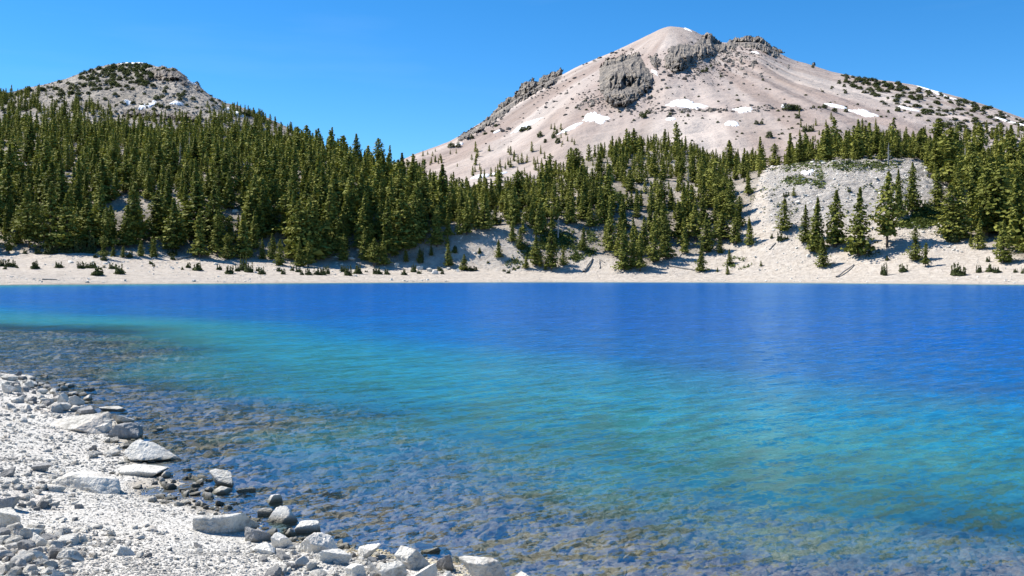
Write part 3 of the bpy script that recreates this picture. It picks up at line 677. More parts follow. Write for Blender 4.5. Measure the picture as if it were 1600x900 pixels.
BOULDERS = [
 (74, 190, 731, 771, 'largest flat topped pale boulder on the gravel with a dark overhanging front', 0, 0, 1, 1.1),
 (58, 160, 642, 680, 'broad pale pinkish slab sunk in the gravel by the upper waterline', 0, .05, 2, 1.2),
 (136, 164, 664, 679, 'small pale block touching the right end of the sunken slab', 0, 0, 3, 1),
 (160, 214, 664, 691, 'dark grey boulder at the water edge right of the sunken slab', 1, .1, 4, 1),
 (206, 222, 677, 688, 'small pale cube shaped rock in the water beside the dark boulder', 0, 0, 5, 1),
 (152, 195, 636, 645, 'long flat pale rock lying in the shallows off the shore', 0, 0, 6, .9),
 (177, 206, 648, 665, 'knobbly grey rock in the shallows behind the dark boulder', 0, .1, 7, 1),
 (260, 285, 677, 689, 'lone pale rock out in the water farther right than its neighbours', 0, -.1, 8, 1),
 (190, 275, 693, 727, 'large pale boulder with pink face and dark notch jutting into the water', 0, .08, 9, 1),
 (174, 258, 722, 746, 'low wide pale boulder just behind the largest flat topped one', 0, -.04, 10, 1),
 (104, 128, 619, 639, 'tilted pale block standing in the upper cluster of shore rocks', 0, .3, 11, 1),
 (88, 105, 616, 641, 'upright pale block left of the tilted block in the upper cluster', 0, -.2, 12, .9),
 (106, 149, 636, 651, 'low dark grey rock below the upper cluster by the water', 1, 0, 13, 1),
 (0, 22, 601, 617, 'white rock at the left edge of the photo near the far waterline', 0, 0, 14, 1),
 (49, 80, 723, 740, 'dark pointed stone behind the largest boulder left side', 1, .2, 15, 1),
 (-8, 19, 732, 747, 'dark stone cut by the left edge level with the largest boulder', 1, 0, 16, 1),
 (-14, 24, 777, 799, 'dark grey stone behind the pale boulder at the left edge', 1, 0, 17, 1),
 (-20, 38, 794, 832, 'big pale boulder with a dark underside cut by the left edge', 0, -.1, 18, .8),
 (27, 58, 824, 846, 'yellowish pale block just right below the left edge boulder', 0, .15, 19, 1),
 (88, 121, 858, 880, 'pale stone with a dark front face near the bottom left', 0, .1, 20, 1),
 (38, 67, 858, 880, 'rounded pale stone in the rubble at the bottom left', 0, 0, 21, 1),
 (42, 71, 838, 858, 'leaning elongated stone in the bottom left rubble', 0, .5, 22, .8),
 (168, 205, 855, 872, 'pale oblong stone alone on fine gravel below the largest boulder', 0, 0, 23, 1),
 (122, 139, 834, 849, 'small triangular stone on the gravel', 0, .3, 24, 1),
 (154, 175, 842, 855, 'small blocky stone right of the triangular one', 0, 0, 25, 1),
 (299, 398, 800, 840, 'large rectangular boulder with rough shaded front in the lower middle', 0, 0, 26, .75),
 (380, 423, 823, 852, 'dark boulder against the right end of the rectangular boulder', 1, .1, 27, 1),
 (323, 366, 733, 766, 'peaked grey boulder at the water edge above the rectangular boulder', 0, .08, 61, 1),
 (328, 357, 760, 776, 'pale flat block in front of the peaked grey boulder', 0, -.15, 29, 1),
 (371, 397, 753, 773, 'pale stone with yellow lichen in the water right of the peaked boulder', 0, 0, 30, 1),
 (401, 438, 767, 793, 'egg shaped pale boulder leaning in the shallows', 0, -.3, 31, 1),
 (430, 446, 781, 794, 'small pale stone tucked behind the long tilted boulder', 0, .2, 32, 1),
 (402, 430, 792, 811, 'pale rounded stone left of the long tilted boulder', 0, -.1, 33, 1),
 (410, 463, 789, 824, 'long tilted cream boulder propped over dark water', 0, -.38, 34, .8),
 (461, 503, 808, 840, 'squarish cream boulder right of the long tilted one', 0, .08, 35, 1),
 (513, 547, 824, 845, 'rounded pale stone standing in the water right of the squarish boulder', 0, 0, 36, 1),
 (558, 576, 818, 835, 'small white stone farthest out in the lower shallows', 0, .1, 37, 1),
 (558, 591, 850, 878, 'white wedge shaped stone in water with a mossy base', 0, .4, 38, 1),
 (456, 521, 833, 870, 'broad pale boulder in the centre of the lower rock cluster', 0, .05, 39, 1),
 (422, 460, 835, 860, 'pale sloping rock left of the broad central boulder', 0, .3, 40, 1),
 (445, 463, 826, 843, 'small upright stone between the cream boulders', 0, 0, 41, 1),
 (390, 431, 849, 868, 'low grey slab in front of the dark boulder', 0, .1, 42, 1),
 (496, 546, 856, 884, 'grey white boulder below right of the broad central boulder', 0, .15, 43, 1),
 (536, 570, 881, 906, 'pale pointed stone at the bottom edge', 0, 0, 44, 1),
 (572, 606, 878, 902, 'mossy based white slab at the bottom edge', 0, 0, 45, 1),
 (618, 674, 855, 896, 'cracked pale boulder with a shaded right face in the bottom cluster', 0, -.2, 46, 1),
 (657, 686, 847, 869, 'cream block balanced behind the cracked boulder', 0, -.2, 47, 1),
 (678, 707, 866, 898, 'pointed stone with a dark right face beside the cracked boulder', 1, -.3, 48, 1),
 (592, 634, 879, 912, 'low white boulder left of the cracked boulder at the bottom', 0, .1, 49, 1),
 (636, 682, 884, 915, 'grey boulder top showing at the bottom edge under the cracked boulder', 0, 0, 50, 1),
 (686, 712, 892, 915, 'small pale stone top at the bottom edge', 0, 0, 51, 1),
 (720, 804, 867, 920, 'big smooth cream boulder farthest right along the bottom edge', 0, -.12, 52, .9),
 (795, 832, 896, 920, 'low pale rock at the bottom edge right of the big cream boulder', 0, 0, 53, 1),
 (165, 186, 698, 712, 'pale stone on gravel left of the pink faced boulder', 0, -.2, 54, 1),
 (648, 702, 845, 860, 'flat yellowish brown rock just under the water behind the cream block', 1, 0, 55, 1),
]
for b in BOULDERS:
    boulder(*b[:5], dark=b[5], roll=b[6] * .7, seed=b[7], flat=b[8])

protos = [stone_shape(3, 500 + k, (1, .8, .6), 8, .04, 22) for k in range(14)]
def free(x, y, r):
    return all((x - a) ** 2 + (y - b) ** 2 > (c + r * .7) ** 2 for a, b, c in OCC)
zones = [  # u0,u1,v0,v1,n,size, label, group
 (0, 110, 585, 645, 60, (.14, .42), 'of stones on the upper waterline', 'stones on the upper waterline'),
 (120, 260, 640, 720, 22, (.12, .30), 'of stones in the upper shallows', 'stones near the dark waterline boulder'),
 (0, 90, 735, 800, 30, (.08, .22), 'of stones left of the largest boulder', 'stones left of the largest boulder'),
 (0, 110, 830, 900, 46, (.09, .26), 'of stones in the bottom left rubble', 'stones in the bottom left rubble'),
 (240, 400, 735, 800, 50, (.09, .24), 'of stones round the peaked boulder', 'stones around the peaked grey boulder'),
 (400, 640, 830, 905, 34, (.08, .20), 'of stones among the lower boulders', 'small stones in the lower rock cluster'),
 (110, 330, 760, 900, 24, (.06, .14), 'of stones on the open gravel', 'loose stones on the open gravel'),
 (60, 200, 600, 650, 24, (.14, .34), 'beside the upright pale block', 'rough stones on the waterline'),
]
stone_meshes = [mesh_np('stone', V, Fc, [M_BOULDER if k % 4 else M_DARKROCK], False) for k, (V, Fc) in enumerate(protos)]
for u0, u1, va, vb, n, (s0, s1), lab, grp in zones:
    k = t = 0
    while k < n and t < 4000:
        t += 1
        u, v = random.uniform(u0, u1), random.uniform(va, vb)
        x, y, z = hit_near(u, v)
        s = float(shore_dist(np.array([x]), np.array([y]))[0])
        if s > 1.0 or (s > .3 and random.random() < .6): continue
        if ('waterline' in lab or 'block' in lab) and s < -1.8: continue
        r = random.uniform(s0, s1) * random.uniform(.7, 1)
        if not free(x, y, r * .5): continue
        o = link('stone', random.choice(stone_meshes)); OCC.append((x, y, r * .4))
        o.scale = (r, r * random.uniform(.75, 1.1), r * random.uniform(.7, 1.2)); o.rotation_euler = (random.uniform(-.35, .35), random.uniform(-.35, .35), random.uniform(0, 6.28))
        o.location = (x, y, z + r * .16)
        tag(o, 'x', 'stone', grp); later(o, 'stone', lab, x, y, z, 'large' if r > .24 else 'small' if r < .13 else ''); k += 1

def scatter(name, P, S, protoL, mat, seed, flatten=(.75, 1.1, .55, 1.0), sink=.12, tilt=.5):
    """thousands of stones nobody could count, joined into one mesh"""
    r = np.random.default_rng(seed); Vs, Fs, off = [], [], 0
    n = len(P); idx = r.integers(0, len(protoL), n)
    for k, (pv, pf) in enumerate(protoL):
        sel = np.where(idx == k)[0]
        if not len(sel): continue
        m = len(sel); a = r.uniform(0, 6.283, m); tx = r.uniform(-tilt, tilt, m)
        sx, sy, sz = S[sel], S[sel] * r.uniform(flatten[0], flatten[1], m), S[sel] * r.uniform(flatten[2], flatten[3], m)
        W = pv[None] * np.stack([sx, sy, sz], -1)[:, None, :]
        c, s = np.cos(tx)[:, None], np.sin(tx)[:, None]; y_, z_ = W[..., 1] * c - W[..., 2] * s, W[..., 1] * s + W[..., 2] * c
        c, s = np.cos(a)[:, None], np.sin(a)[:, None]; x_ = W[..., 0] * c - y_ * s; y_ = W[..., 0] * s + y_ * c
        W = np.stack([x_, y_, z_], -1) + P[sel][:, None, :] + np.array([0, 0, 1.0]) * (S[sel] * sink)[:, None, None]
        Vs.append(W.reshape(-1, 3)); Fs.append((pf[None] + (np.arange(m) * len(pv))[:, None, None]).reshape(-1, 3) + off); off += m * len(pv)
    return mesh_np(name, np.concatenate(Vs), np.concatenate(Fs), [mat], False)
p1 = [stone_shape(1, 700 + k, (1, .8, .6), 7, 0) for k in range(10)]
p2 = [stone_shape(2, 800 + k, (1, .8, .6), 8, .03) for k in range(10)]
def near_pts(n, cond, seed, y0=6.5, y1_=36, x0=-20, x1_=6):
    r = np.random.default_rng(seed)
    # more per pixel where near; draw along rows of the picture's ground
    out = []
    while sum(map(len, out)) < n:
        t = r.random(n * 3); y = 1 / (1 / y0 + (1 / y1_ - 1 / y0) * t); x = r.uniform(-.60, .62, n * 3) * y
        s = shore_dist(x, y); k = cond(x, y, s) & (x > x0) & (x < x1_)
        out.append(np.stack([x[k], y[k]], -1))
    q = np.concatenate(out)[:n]; return np.column_stack([q, near_z(q[:, 0], q[:, 1])])
P = near_pts(85000, lambda x, y, s: (s < .35), 1)
rr = np.random.default_rng(5); cl = .5 + .9 * fbm2(P[:, 0] / 1.6, P[:, 1] / 1.6, 3, 90)
S = np.clip(rr.lognormal(-4.05, .5, len(P)), .009, .12) * np.clip(.7 + .7 * cl, .5, 1.7) * np.clip(P[:, 1] / 14, .8, 1.6)
ob = link('gravel', scatter('gravel', P, S, p1, M_PEBBLE, 2)); tag(ob, 'loose pale pebbles covering the beach', 'gravel', kind='stuff')
P = near_pts(1700, lambda x, y, s: (s < .9) & (fbm2(x / 1.5, y / 1.5, 2, 92) + .6 * np.exp(-(s / .7) ** 2) + .5 * (x < -.44 * y) > .35), 3)
S = np.clip(rr.lognormal(-2.6, .42, len(P)), .04, .22) * np.clip(P[:, 1] / 15, .75, 1.3)
ob = link('rubble', scatter('rubble', P, S, p2, M_BOULDER, 4, sink=.15)); tag(ob, 'fist sized pale rubble heaped along the waterline', 'rubble', kind='stuff')
# stones on the lake bed
P = near_pts(24000, lambda x, y, s: (s > .0) & (s < 9), 6, 6.5, 60, -40, 14)
S = np.clip(rr.lognormal(-2.05, .5, len(P)), .05, .6) * np.clip(P[:, 1] / 16, .8, 2.2)
S = np.minimum(S, np.maximum(-P[:, 2] * 1.7, .05))
ob = link('lake_bed_stones', scatter('lake_bed_stones', P, S, p2, M_BEDSTONE, 8, (.7, 1.2, .5, .9), .05)); tag(ob, 'brown and grey stones lying under the clear water', 'submerged stones', kind='stuff')
P = near_pts(7000, lambda x, y, s: (x < -4) & (y > 30) & (s > 1) & (s < 45) & (near_z(x, y) > -3.2), 16, 29, 75, -48, -3)
S = np.clip(rr.lognormal(-.75, .4, len(P)), .2, 1.3)
S = np.minimum(S, np.maximum(-P[:, 2] * 1.6, .05))
ob = link('shoal_stones', scatter('shoal_stones', P, S, p2, M_BEDSTONE, 9, (.7, 1.2, .4, .8), .0)); tag(ob, 'brown submerged stones of the rocky shoal at the left', 'submerged stones', kind='stuff')

# ------------------------------------------------------------------ conifers
def sprays(centers, outs, size, r, n_per=1, flat=.6):
    """small irregular leaf-clump quads at the given points"""
    m = len(centers)
    N = outs * .55 + r.normal(size=(m, 3)) * .55 + np.array([0, 0, flat]); N /= np.linalg.norm(N, axis=1)[:, None]
    T = np.cross(N, r.normal(size=(m, 3))); T /= np.linalg.norm(T, axis=1)[:, None]; B = np.cross(N, T)
    q = []
    for a, b in ((-1, -.45), (.15, -.8), (1, .1), (-.1, .85)):
        q.append(centers + T * (size * (a + r.uniform(-.3, .3, m)))[:, None] + B * (size * (b + r.uniform(-.3, .3, m)))[:, None] + N * (size * r.uniform(-.2, .2, m))[:, None])
    return np.stack(q, 1)
def crown(seed, nb, nc, size, width=.15, base=.06, power=.8, gaps=.0, lean=0, ragged=.25):
    """crown of a unit-height conifer"""
    r = np.random.default_rng(seed); Q = []; TT = []
    t = base + (1 - base) * (np.linspace(0, 1, nb) ** 1.08)
    wh = 1 + .22 * np.sin(t * 40 + seed) * r.random()
    gap = fbm3(np.stack([t * 7, 0 * t, 0 * t + seed], -1), 2, seed)
    for i, ti in enumerate(t):
        rel = (ti - base) / (1 - base)
        L = width * ((1 - rel) ** power) * (.55 + .45 * min(1, rel / .12)) * (1 + r.normal() * ragged) * wh[i]
        L *= np.clip(1 + gaps * gap[i] * 2.2, .25, 1.3)
        L = max(L, .012); a = i * 2.399 + r.uniform(-.5, .5)
        s = (np.arange(nc) + r.random(nc)) / nc; s = s ** .75
        dr = np.array([math.cos(a), math.sin(a)])
        z = ti + .012 - L * (.35 * s + .55 * s ** 2 * .4) + L * .22 * s ** 4 + r.normal(size=nc) * .006
        off = np.stack([dr[0] * L * s, dr[1] * L * s, z], -1)
        side = np.stack([-dr[1] * np.ones(nc), dr[0] * np.ones(nc), np.zeros(nc)], -1) * (r.normal(size=nc) * L * .22 * s)[:, None]
        c = off + side
        o = np.tile(np.array([dr[0], dr[1], 0]), (nc, 1))
        sz = size * (.6 + .55 * (1 - rel)) * r.uniform(.6, 1.25, nc)
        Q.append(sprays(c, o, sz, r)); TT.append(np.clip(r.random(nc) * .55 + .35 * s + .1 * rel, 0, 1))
    Q = np.concatenate(Q); t_ = np.concatenate(TT)
    Q[..., 0] += lean * Q[..., 2] ** 2
    V = Q.reshape(-1, 3); V[:, 2] = np.maximum(V[:, 2], .005)
    return V, np.arange(len(V)).reshape(-1, 4), np.repeat(t_, 4)
def tube(pts, rads, seg=6):
    V = []; pts = np.array(pts, float)
    for i, p in enumerate(pts):
        d = pts[min(i + 1, len(pts) - 1)] - pts[max(i - 1, 0)]; d = d / (np.linalg.norm(d) + 1e-9)
        a = np.cross(d, [0, 0, 1.0]) if abs(d[2]) < .9 else np.cross(d, [1.0, 0, 0]); a /= np.linalg.norm(a); b = np.cross(d, a)
        for k in range(seg):
            th = 2 * math.pi * k / seg; V.append(p + (a * math.cos(th) + b * math.sin(th)) * rads[i])
    n = len(pts); i = np.arange(n * seg).reshape(n, seg); j = np.roll(i, -1, 1)
    return np.array(V), np.stack([i[:-1], j[:-1], j[1:], i[1:]], -1).reshape(-1, 4)
def join(parts):
    Vs, Fs, o = [], [], 0
    for V, Fc in parts: Vs.append(V); Fs.append(Fc + o); o += len(V)
    return np.concatenate(Vs), np.concatenate(Fs)
NV = 12
CROWN = []; TRUNK = []
for k in range(NV):
    w = [.14, .165, .18, .20, .15, .22, .17, .19, .16, .21, .155, .20][k]
    V, Fc, t = crown(11 + k, 150, 10, .025, w, [.05, .10, .03, .06, .14, .04, .08, .03, .18, .05, .1, .07][k], [.75, .95, .6, .85, .5, .9, .7, .8, .45, .95, .65, .55][k], [.1, .35, .15, .3, .45, .2, .25, .1, .5, .3, .2, .4][k], random.uniform(-.02, .02))
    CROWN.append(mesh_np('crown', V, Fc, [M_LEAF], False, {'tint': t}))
    V, Fc = tube([(0, 0, -.03), (.001, 0, .3), (0, .002, .65), (0, 0, .97)], [.016, .012, .007, .001], 7)
    TRUNK.append(mesh_np('trunk', V, Fc, [M_BARK], True))
LOW = [crown(300 + k, 60, 5, .045, [.15, .17, .185, .20, .165, .22, .15, .18, .20, .16][k], [.05, .08, .03, .12, .05, .06, .16, .04, .08, .1][k], [.75, .9, .6, .5, .85, .95, .5, .75, .65, .7][k], [.1, .3, .2, .4, .2, .3, .5, .1, .3, .4][k]) for k in range(10)]

def tree(x, y, z, H, label, group, k=None, wide=1.0, name='conifer_tree'):
    k = random.randrange(NV) if k is None else k % NV
    e = bpy.data.objects.new(name, None); C.objects.link(e); e.empty_display_size = .5
    e.location = (x, y, z); e.rotation_euler = (random.uniform(-.025, .025), random.uniform(-.025, .025), random.uniform(0, 6.28)); e.scale = (H * wide, H * wide, H)
    tag(e, label, 'tree', group)
    for nm, me in (('trunk', TRUNK[k]), ('crown', CROWN[k])):
        o = bpy.data.objects.new(nm, me); C.objects.link(o); o.parent = e
    return e

# trees one can point at: (u, v_top, v_base, label or None)
G_R, G_M, G_S, G_L = 'conifers on the pale right slope', 'conifers at the foot of the middle hill', 'conifers in the gap between the hills', 'conifers along the left beach'
HERO = [
 (1225, 312, 362, 'bushy conifer alone at the left end of the pale rock slope', G_R, 1.3), (1259, 322, 380, 'narrow conifer leaning on the tight clump on the pale slope', G_R, 1),
 (1275, 312, 396, 'tall tree in the middle of the tight clump on the pale slope', G_R, 1.1), (1286, 370, 418, 'lowest tree of the tight clump just above the beach slope', G_R, 1.2),
 (1305, 299, 388, 'full conifer right behind the tight clump on the pale slope', G_R, 1.15), (1342, 296, 402, 'tall sparse conifer standing by itself in the middle of the pale slope', G_R, 1),
 (1386, 271, 387, 'tallest dense conifer in the middle of the pale rock slope', G_R, 1), (1405, 267, 342, 'conifer just right behind the tallest dense one', G_R, .9),
 (1426, 255, 332, 'upper conifer on the rock slope casting a wide shadow', G_R, .95), (1431, 357, 409, 'small dark conifer low on the slope beside a slimmer one', G_R, 1.1), (1446, 380, 418, 'slim ragged conifer low on the right slope above the beach', G_R, 1),
 (1465, 262, 322, 'conifer at the left edge of the big right hand stand', G_R, 1.1), (1484, 290, 374, 'wide layered conifer at the front of the right hand stand', G_R, 1.35), (1500, 282, 374, 'broad conifer behind the green mat at the right stand', G_R, 1.2),
 (1517, 364, 386, 'little conifer at the foot of the right hand stand', G_R, 1), (1530, 342, 390, 'short conifer at the foot of the right stand beside open gravel', G_R, 1), (1562, 245, 372, 'very tall full conifer near the right edge of the photo', G_R, 1.15),
 (1568, 345, 412, 'dark dense conifer lowest in the right hand corner stand', G_R, 1.15), (1543, 270, 372, 'tall conifer left of the very tall one at the right edge', G_R, 1), (1588, 270, 392, 'tall conifer at the very right edge', G_R, 1.1), (1520, 250, 350, 'tall conifer in the upper part of the right hand stand', G_R, 1.1),
 (1240, 293, 308, 'tiny conifer on the rocks above the bushy one', G_R, 1.2), (1609, 330, 405, 'dense conifer cut by the right edge', G_R, 1.2),
 (1096, 384, 425, 'bright cone shaped young conifer alone near the beach', G_M, 1.25), (1125, 367, 397, 'small conifer up right of the cone shaped one', G_M, 1.1), (1140, 390, 414, 'little spiky conifer right of the cone shaped one', G_M, 1.2), (1137, 415, 430, 'tiny conifer by the beach under the little spiky one', G_M, 1.5),
 (1172, 339, 384, 'conifer at the right end of the middle hill front', G_M, .95), (1150, 330, 383, 'full conifer second from the right end of the middle hill front', G_M, 1.1), (1105, 335, 396, 'tall conifer above the cone shaped young one', G_M, 1), (1087, 322, 379, 'wide conifer uphill of the sand tongue', G_M, 1.3),
 (1070, 350, 398, 'slender conifer at the right of the sand tongue', G_M, .8), (1042, 338, 406, 'tall conifer at the left of the sand tongue', G_M, .9), (1023, 350, 411, 'dense conifer standing third from the left in the front row', G_M, 1), (1000, 375, 425, 'dense lower conifer near the beach in the middle of the front row', G_M, 1.1),
 (975, 350, 423, 'tall columnar conifer at the left of the front row near the beach', G_M, 1), (990, 358, 419, 'conifer squeezed between the columnar one and its neighbour', G_M, .9), (953, 322, 393, 'tall slim conifer behind the front row', G_M, .9), (1015, 312, 362, 'spire topped conifer high behind the front row', G_M, .8),
 (911, 355, 393, 'conifer beside the green meadow patch', G_M, .9), (861, 355, 423, 'tall conifer of the small clump left of the meadow', G_M, 1), (838, 368, 416, 'full conifer at the left of the small clump by the meadow', G_M, 1.2), (844, 398, 421, 'short conifer at the base of the small clump', G_M, 1), (852, 408, 423, 'tiny conifer at the base of the small clump', G_M, 1.2),
 (822, 400, 421, 'small cone shaped conifer alone left of the meadow clump', G_M, 1.3), (880, 386, 416, 'dark low conifer on the meadow edge', G_M, 1.2), (863, 322, 361, 'conifer on the crest above the meadow', G_M, 1.1), (1121, 418, 426, 'tiny seedling right of the cone shaped conifer', G_M, 1.4), (1189, 408, 417, 'tiny seedling on the open slope', G_M, 1.4),
 (725, 398, 423, 'round bottomed conifer alone on the beach in the gap', G_S, 1.7), (701, 382, 417, 'dark bushy conifer left of the round bottomed one', G_S, 1.4), (779, 375, 403, 'small spire conifer in the middle of the gap', G_S, 1.3), (674, 384, 402, 'tiny spire conifer at the foot of the left woods', G_S, 1.2), (711, 384, 397, 'tiny bushy conifer behind the dark one in the gap', G_S, 1.5),
 (585, 373, 418, 'dense conifer left of a twin at the beach edge', G_L, 1.35), (600, 371, 417, 'right hand twin of the dense pair at the beach edge', G_L, 1.3), (537, 367, 409, 'conifer at the beach edge left of the dense pair', G_L, 1.2), (509, 345, 403, 'tall thick conifer at the edge of the open talus', G_L, 1.35), (482, 378, 418, 'right hand columnar conifer of a pair on the beach', G_L, 1.3), (467, 378, 417, 'left hand columnar conifer of a pair on the beach', G_L, 1.3),
 (437, 375, 416, 'slim conifer on the beach left of the columnar pair', G_L, 1.1), (426, 366, 406, 'slim conifer just behind on the left beach', G_L, 1.1), (410, 373, 406, 'small slim conifer at the woods edge', G_L, 1.1), (451, 376, 405, 'short conifer between the slim one and the columnar pair', G_L, 1.1), (634, 388, 411, 'small conifer at the edge of dark shade', G_L, 1.2), (656, 388, 410, 'pair topped little conifer above the boulders', G_L, 1.3),
 (14, 364, 398, 'dense little conifer at the left edge behind the beach', G_L, 1.3), (312, 328, 404, 'largest full conifer at the edge of the left beach', G_L, 1.2), (341, 330, 398, 'tall conifer right of the largest beach edge one', G_L, 1.1), (356, 366, 406, 'dark low conifer with a wide shadow on the left beach', G_L, 1.4),
 (162, 368, 405, 'spiky young conifer at the beach edge', G_L, 1.2), (177, 384, 402, 'young conifer right of the spiky one', G_L, 1.5), (192, 385, 403, 'young narrow conifer in the beach edge row', G_L, 1.3), (220, 374, 401, 'pointed young conifer near the middle of the left beach', G_L, 1.2), (240, 374, 403, 'twin tipped young conifer by the driftwood log', G_L, 1.4),
 (80, 288, 388, 'tall wide conifer towering over the beach edge saplings', G_L, 1.2), (200, 322, 388, 'dark layered conifer behind the beach edge row', G_L, 1.3), (272, 312, 392, 'broad dark conifer left of the largest beach edge one', G_L, 1.3), (46, 300, 388, 'tall conifer behind the left edge of the beach', G_L, 1.1),
]
hero_xy = []
for k, (u, vt, vb, lab, grp, wd) in enumerate(HERO):
    x, y, z = hit(u, vb - 1); H = (vb - vt) * y / F
    tree(x, y, z - .1, H, lab, grp, k * 5 + 2, wd * 1.2); hero_xy.append((x, y, u, vt, vb))

# all other trees of the woods
r = np.random.default_rng(42)
cand = []
sp = 5.7
gx = np.arange(-470, 470, sp); gy = np.arange(270, 690, sp)
GX, GY = np.meshgrid(gx, gy); GX = GX + r.uniform(-.48, .48, GX.shape) * sp; GY = GY + r.uniform(-.48, .48, GX.shape) * sp
gx2, gy2 = np.meshgrid(np.arange(-115, 110, 6.0), np.arange(300, 425, 6.0)); gx2 = gx2 + r.uniform(-2.9, 2.9, gx2.shape); gy2 = gy2 + r.uniform(-2.9, 2.9, gy2.shape)
GX, GY = np.concatenate([GX.ravel(), gx2.ravel()]), np.concatenate([GY.ravel(), gy2.ravel()]); u = 800 + F * GX / GY
k = (u > -140) & (u < 1740) & (GY > YS(u) + 12) & (GY < y3(u) + 22); GX, GY, u = GX[k], GY[k], u[k]
gz = hill_z(GX, GY); v = VH - F * (gz - CH) / GY
dens = np.where(v < vf(u), .97, 0.0)
gapn = fbm2(GX / 26, GY / 40, 3, 77)
mid = (u > 380) & (u < 740)
dens *= np.where(gapn > np.where(mid, .5, .33), .35, 1.0) * np.where(mid, 1, np.interp(GY, [300, 360, 420], [.8, .8, 1]))
def ell(cu, cv_, a, b): return ((u - cu) / a) ** 2 + ((v - cv_) / b) ** 2 < 1
for cu, cv_, a, b, f in [(106, 292, 14, 22, .0), (440, 335, 26, 18, .4), (470, 325, 18, 11, .4), (772, 337, 20, 8, .1), (780, 352, 10, 12, .5), (900, 385, 45, 30, .08), (845, 410, 30, 22, .0), (955, 308, 24, 10, .1), (1050, 372, 12, 32, .0),
                      (1130, 415, 40, 35, .0), (905, 260, 45, 14, .35), (1160, 300, 25, 40, .4), (740, 300, 55, 10, .4), (1330, 248, 130, 8, .8), (735, 402, 52, 15, .0), (1030, 285, 30, 6, .4), (1510, 372, 35, 16, .0), (1460, 345, 25, 25, .1), (370, 372, 22, 10, .2), (1260, 270, 12, 8, .1), (285, 290, 10, 10, .3), (930, 420, 60, 16, .0), (990, 345, 25, 14, .3), (640, 345, 18, 10, .4)]:
    dens = np.where(ell(cu, cv_, a, b), dens * f, dens)
dens = np.where((u > 1000) & (u < 1180) & (v > 350), dens * .75, dens)
# behind crests thin out the trees that only add hidden bulk
k = r.random(len(u)) < dens; GX, GY, u, v, gz = GX[k], GY[k], u[k], v[k], gz[k]
H = r.gamma(8, 1.45, len(u)); H = np.where((u > 380) & (u < 720) & (GY < 400), H * 1.18, H); H = np.interp(GY, [300, 360, 420, 500, 650], [1.3, 1.25, 1.0, .84, .62]) * H; H = np.clip(H, 4.5, 23)
H = np.where(r.random(len(u)) < .2, H * .5, H)
H = H * np.interp(u, [640, 760, 1150, 1220], [1, .78, .74, .95])
H = np.where((u > 1480) & (GY < 440), H * 1.25, H)
W = r.uniform(1.1, 1.5, len(u)) * np.where(r.random(len(u)) < .3, 1.35, 1)
k = ~((u > 1470) & (r.random(len(u)) < .25)); GX, GY, u, v, gz, H, W = GX[k], GY[k], u[k], v[k], gz[k], H[k], W[k] * np.where(u[k] > 1470, .85, 1)
# keep clear of the trees placed by hand
for (x, y, *_ ) in hero_xy:
    k = np.hypot(GX - x, (GY - y) * .8) > 3.6; GX, GY, u, v, gz, H, W = GX[k], GY[k], u[k], v[k], gz[k], H[k], W[k]
# scattered trees on the mountain's foot and the knoll
ex = []
for (u0, u1, va, vb, n, h0, h1) in [(655, 735, 222, 262, 22, 4, 9), (735, 860, 235, 285, 46, 7, 13), (1290, 1400, 192, 236, 95, 9, 17), (1395, 1500, 215, 245, 50, 9, 17), (1240, 1300, 180, 230, 12, 6, 10), (1500, 1610, 205, 240, 60, 9, 16), (860, 905, 200, 230, 12, 5, 9)]:
    for i in range(n):
        uu_, vv_ = random.uniform(u0, u1), random.uniform(va, vb)
        if u0 == 1290 and vv_ < 236 - 38 * math.exp(-((uu_ - 1360) / 45) ** 2): vv_ = random.uniform(222, 240)
        if u0 == 655 and vv_ < sR(uu_) + 6: vv_ = sR(uu_) + 8
        if u0 == 655 and random.random() < .5 and uu_ > 690: continue
        x, y, z = hit(uu_, vv_, 835, 2000, right_z); ex.append((x, y, z, random.uniform(h0, h1) * (y / 1000) * .85))
for (u0, u1, va, vb, n, h0, h1) in [(-20, 60, 150, 178, 70, 8, 14), (60, 420, 166, 200, 190, 7, 13), (330, 480, 186, 225, 80, 8, 13), (-20, 130, 140, 165, 26, 5, 9)]:
    for i in range(n):
        uu_ = random.uniform(u0, u1); vv_ = max(random.uniform(va, vb), sL(uu_) + 5)
        if 175 < uu_ < 320 and vv_ < 186: continue
        x, y, z = hit(uu_, vv_, 745, 1240, left_z); ex.append((x, y, z, random.uniform(h0, h1) * .9))
ex = np.array(ex)
# who shows largest: paint all trees as cones from back to front into a small id picture
AX = np.concatenate([GX, [h[0] for h in hero_xy]]); AY = np.concatenate([GY, [h[1] for h in hero_xy]])
AZ = np.concatenate([gz, hill_z(np.array([h[0] for h in hero_xy]), np.array([h[1] for h in hero_xy]))])
AH = np.concatenate([H, [(h[4] - h[3]) * h[1] / F for h in hero_xy]])
buf = np.full((450, 800), -1)
for i in np.argsort(-AY):
    ub = (800 + F * AX[i] / AY[i]) / 2; vb_ = (VH - F * (AZ[i] - CH) / AY[i]) / 2; h_ = F * AH[i] / AY[i] / 2
    for row in range(int(max(vb_ - h_, 0)), int(min(vb_, 449)) + 1):
        hw = .15 * h_ * ((row - vb_ + h_) / h_) + .3; a, b = int(max(ub - hw, 0)), int(min(ub + hw, 799)) + 1
        if b > a: buf[row, a:b] = i
cnt = np.bincount(buf[buf >= 0], minlength=len(AX))[:len(GX)]
NIND = 300 - len(HERO)
top = np.argsort(-cnt)[:NIND]
